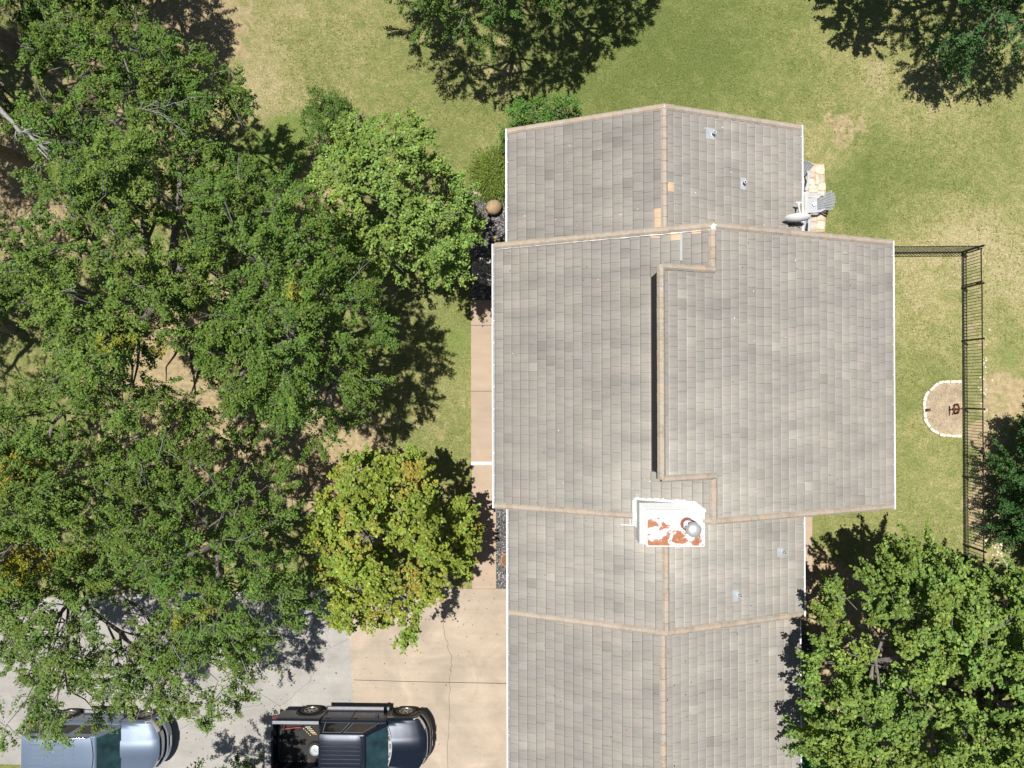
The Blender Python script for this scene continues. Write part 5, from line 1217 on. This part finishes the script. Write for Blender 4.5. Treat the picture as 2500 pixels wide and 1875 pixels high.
dead_limb([o for o in OAKS if 'upper left corner, with' in o['label']][0], [(-60,190,6.6),(0,262,7.4),(40,310,7.8),(95,350,7.8),(140,400,7.4),(185,480,6.6)], .09, 2, 18, 1.4)
dead_limb([o for o in OAKS if 'forked dead' in o['label']][0], [(285,285,7.7),(310,292,8.0),(335,270,8.0),(375,266,7.9),(400,268,7.8)], .022, 4, 5, .6)
dead_limb([o for o in OAKS if 'forked dead' in o['label']][0], [(250,345,7.6),(280,370,7.8),(310,395,7.7),(365,410,7.5)], .020, 6, 3, .5)
# ------------------------------------------------------------------ short grass
def build_grass():
    rs = np.random.RandomState(9); n = 100000
    x = rs.rand(n)*42-20.5; y = rs.rand(n)*30-15
    keep = np.ones(n, bool)
    for P, mg in ((CONC,.02),(ASPH,.0),(WALK,.02),(WALK2,.02),([(1212,1230),(1300,1230),(1300,1437),(1212,1437)],0),([(1150,440),(1300,440),(1300,732),(1150,732)],0),([(1940,1262),(1983,1262),(1984,1462),(1940,1462)],0),(RING,0),([(1940,396),(2012,400),(2018,500),(2014,566),(1940,566)],0),([(1940,1838),(2046,1838),(2046,1960),(1940,1960)],0)):
        keep &= ~inpoly(x, y, np.array([gp(a,b,0)[:2] for a,b in P]))
    keep &= ~((x > XL+.4) & (x < XR-.4) & (y > YS+.3) & (y < YN-.3)); keep &= ~((x > WL+.4) & (x < WR-.4) & (y < WN-.3))
    b = np.sin(x*.9)*np.sin(y*.8+1)+np.sin(x*2.3+y*1.7)*.6+rs.normal(0,.5,n)
    for px, py, r in ((350,110,4),(150,300,4),(60,480,3),(100,700,5),(300,330,4),(480,900,4),(520,640,5),(150,1150,6),(380,1400,5),(560,1200,5),(2420,950,1.3),(2440,1050,1.6),(1990,1480,1.6),(2010,1650,1.8),(2300,1700,5)):
        q = gp(px,py); b -= 2.2*np.exp(-((x-q[0])**2+(y-q[1])**2)/(r*r))
    keep &= b > -.35
    x, y, b = x[keep], y[keep], b[keep]; n = len(x); k = 3
    P = np.repeat(np.stack([x,y,np.zeros(n)],1), k, 0); P[:,:2] += rs.normal(0,.02,(n*k,2)); P[:,2] = .012
    D = rs.normal(0,1,(n*k,3)); D[:,2] = .22
    V = leaves(P, D, .058, rs, aspect=.2, up=.9); V[:,2] = np.maximum(V[:,2], .004)
    g = rs.rand(n*k,1); bb = np.repeat(b,k)[:,None]; dry = (g > .42+.12*bb)
    col = np.where(dry, np.array([[.34,.30,.13]]), np.array([[.16,.21,.055]]))*(1+rs.normal(0,.2,(n*k,1)))
    o = link('grass', npmesh('grass', V, np.arange(len(V)).reshape(-1,4), np.repeat(col.clip(.02,.7),4,0)), M_GRASS); o['kind'] = 'stuff'
build_grass()

def fallen_leaves():
    rs = np.random.RandomState(77); P = []
    for (px, py, sd, n) in ((960,1300,150,260),(1100,1450,110,160),(1180,1300,40,60),(500,1560,170,260),(700,1500,90,120),(1180,660,40,60),(850,1650,150,70),(300,1650,160,120),(1970,1400,25,50)):
        for _ in range(n): P.append(gp(px+rs.normal(0,sd), py+rs.normal(0,sd*.7), 0))
    P = np.array(P); P = P[~((P[:,0] > WL+.1) & (P[:,0] < WR) & (P[:,1] < 9))]; P[:,2] = .056
    n = len(P); D = rs.normal(0,1,(n,3)); D[:,2] *= .1
    V = leaves(P, D, .06, rs, aspect=.6, up=3.0); c = np.array([[.30,.22,.08],[.16,.11,.05],[.24,.24,.06],[.42,.33,.12]])[rs.randint(0,4,n)]
    o = link('fallen_leaves', npmesh('fallen_leaves', V, np.arange(len(V)).reshape(-1,4), np.repeat(c,4,0)), M_LEAF); o['kind'] = 'stuff'
fallen_leaves()
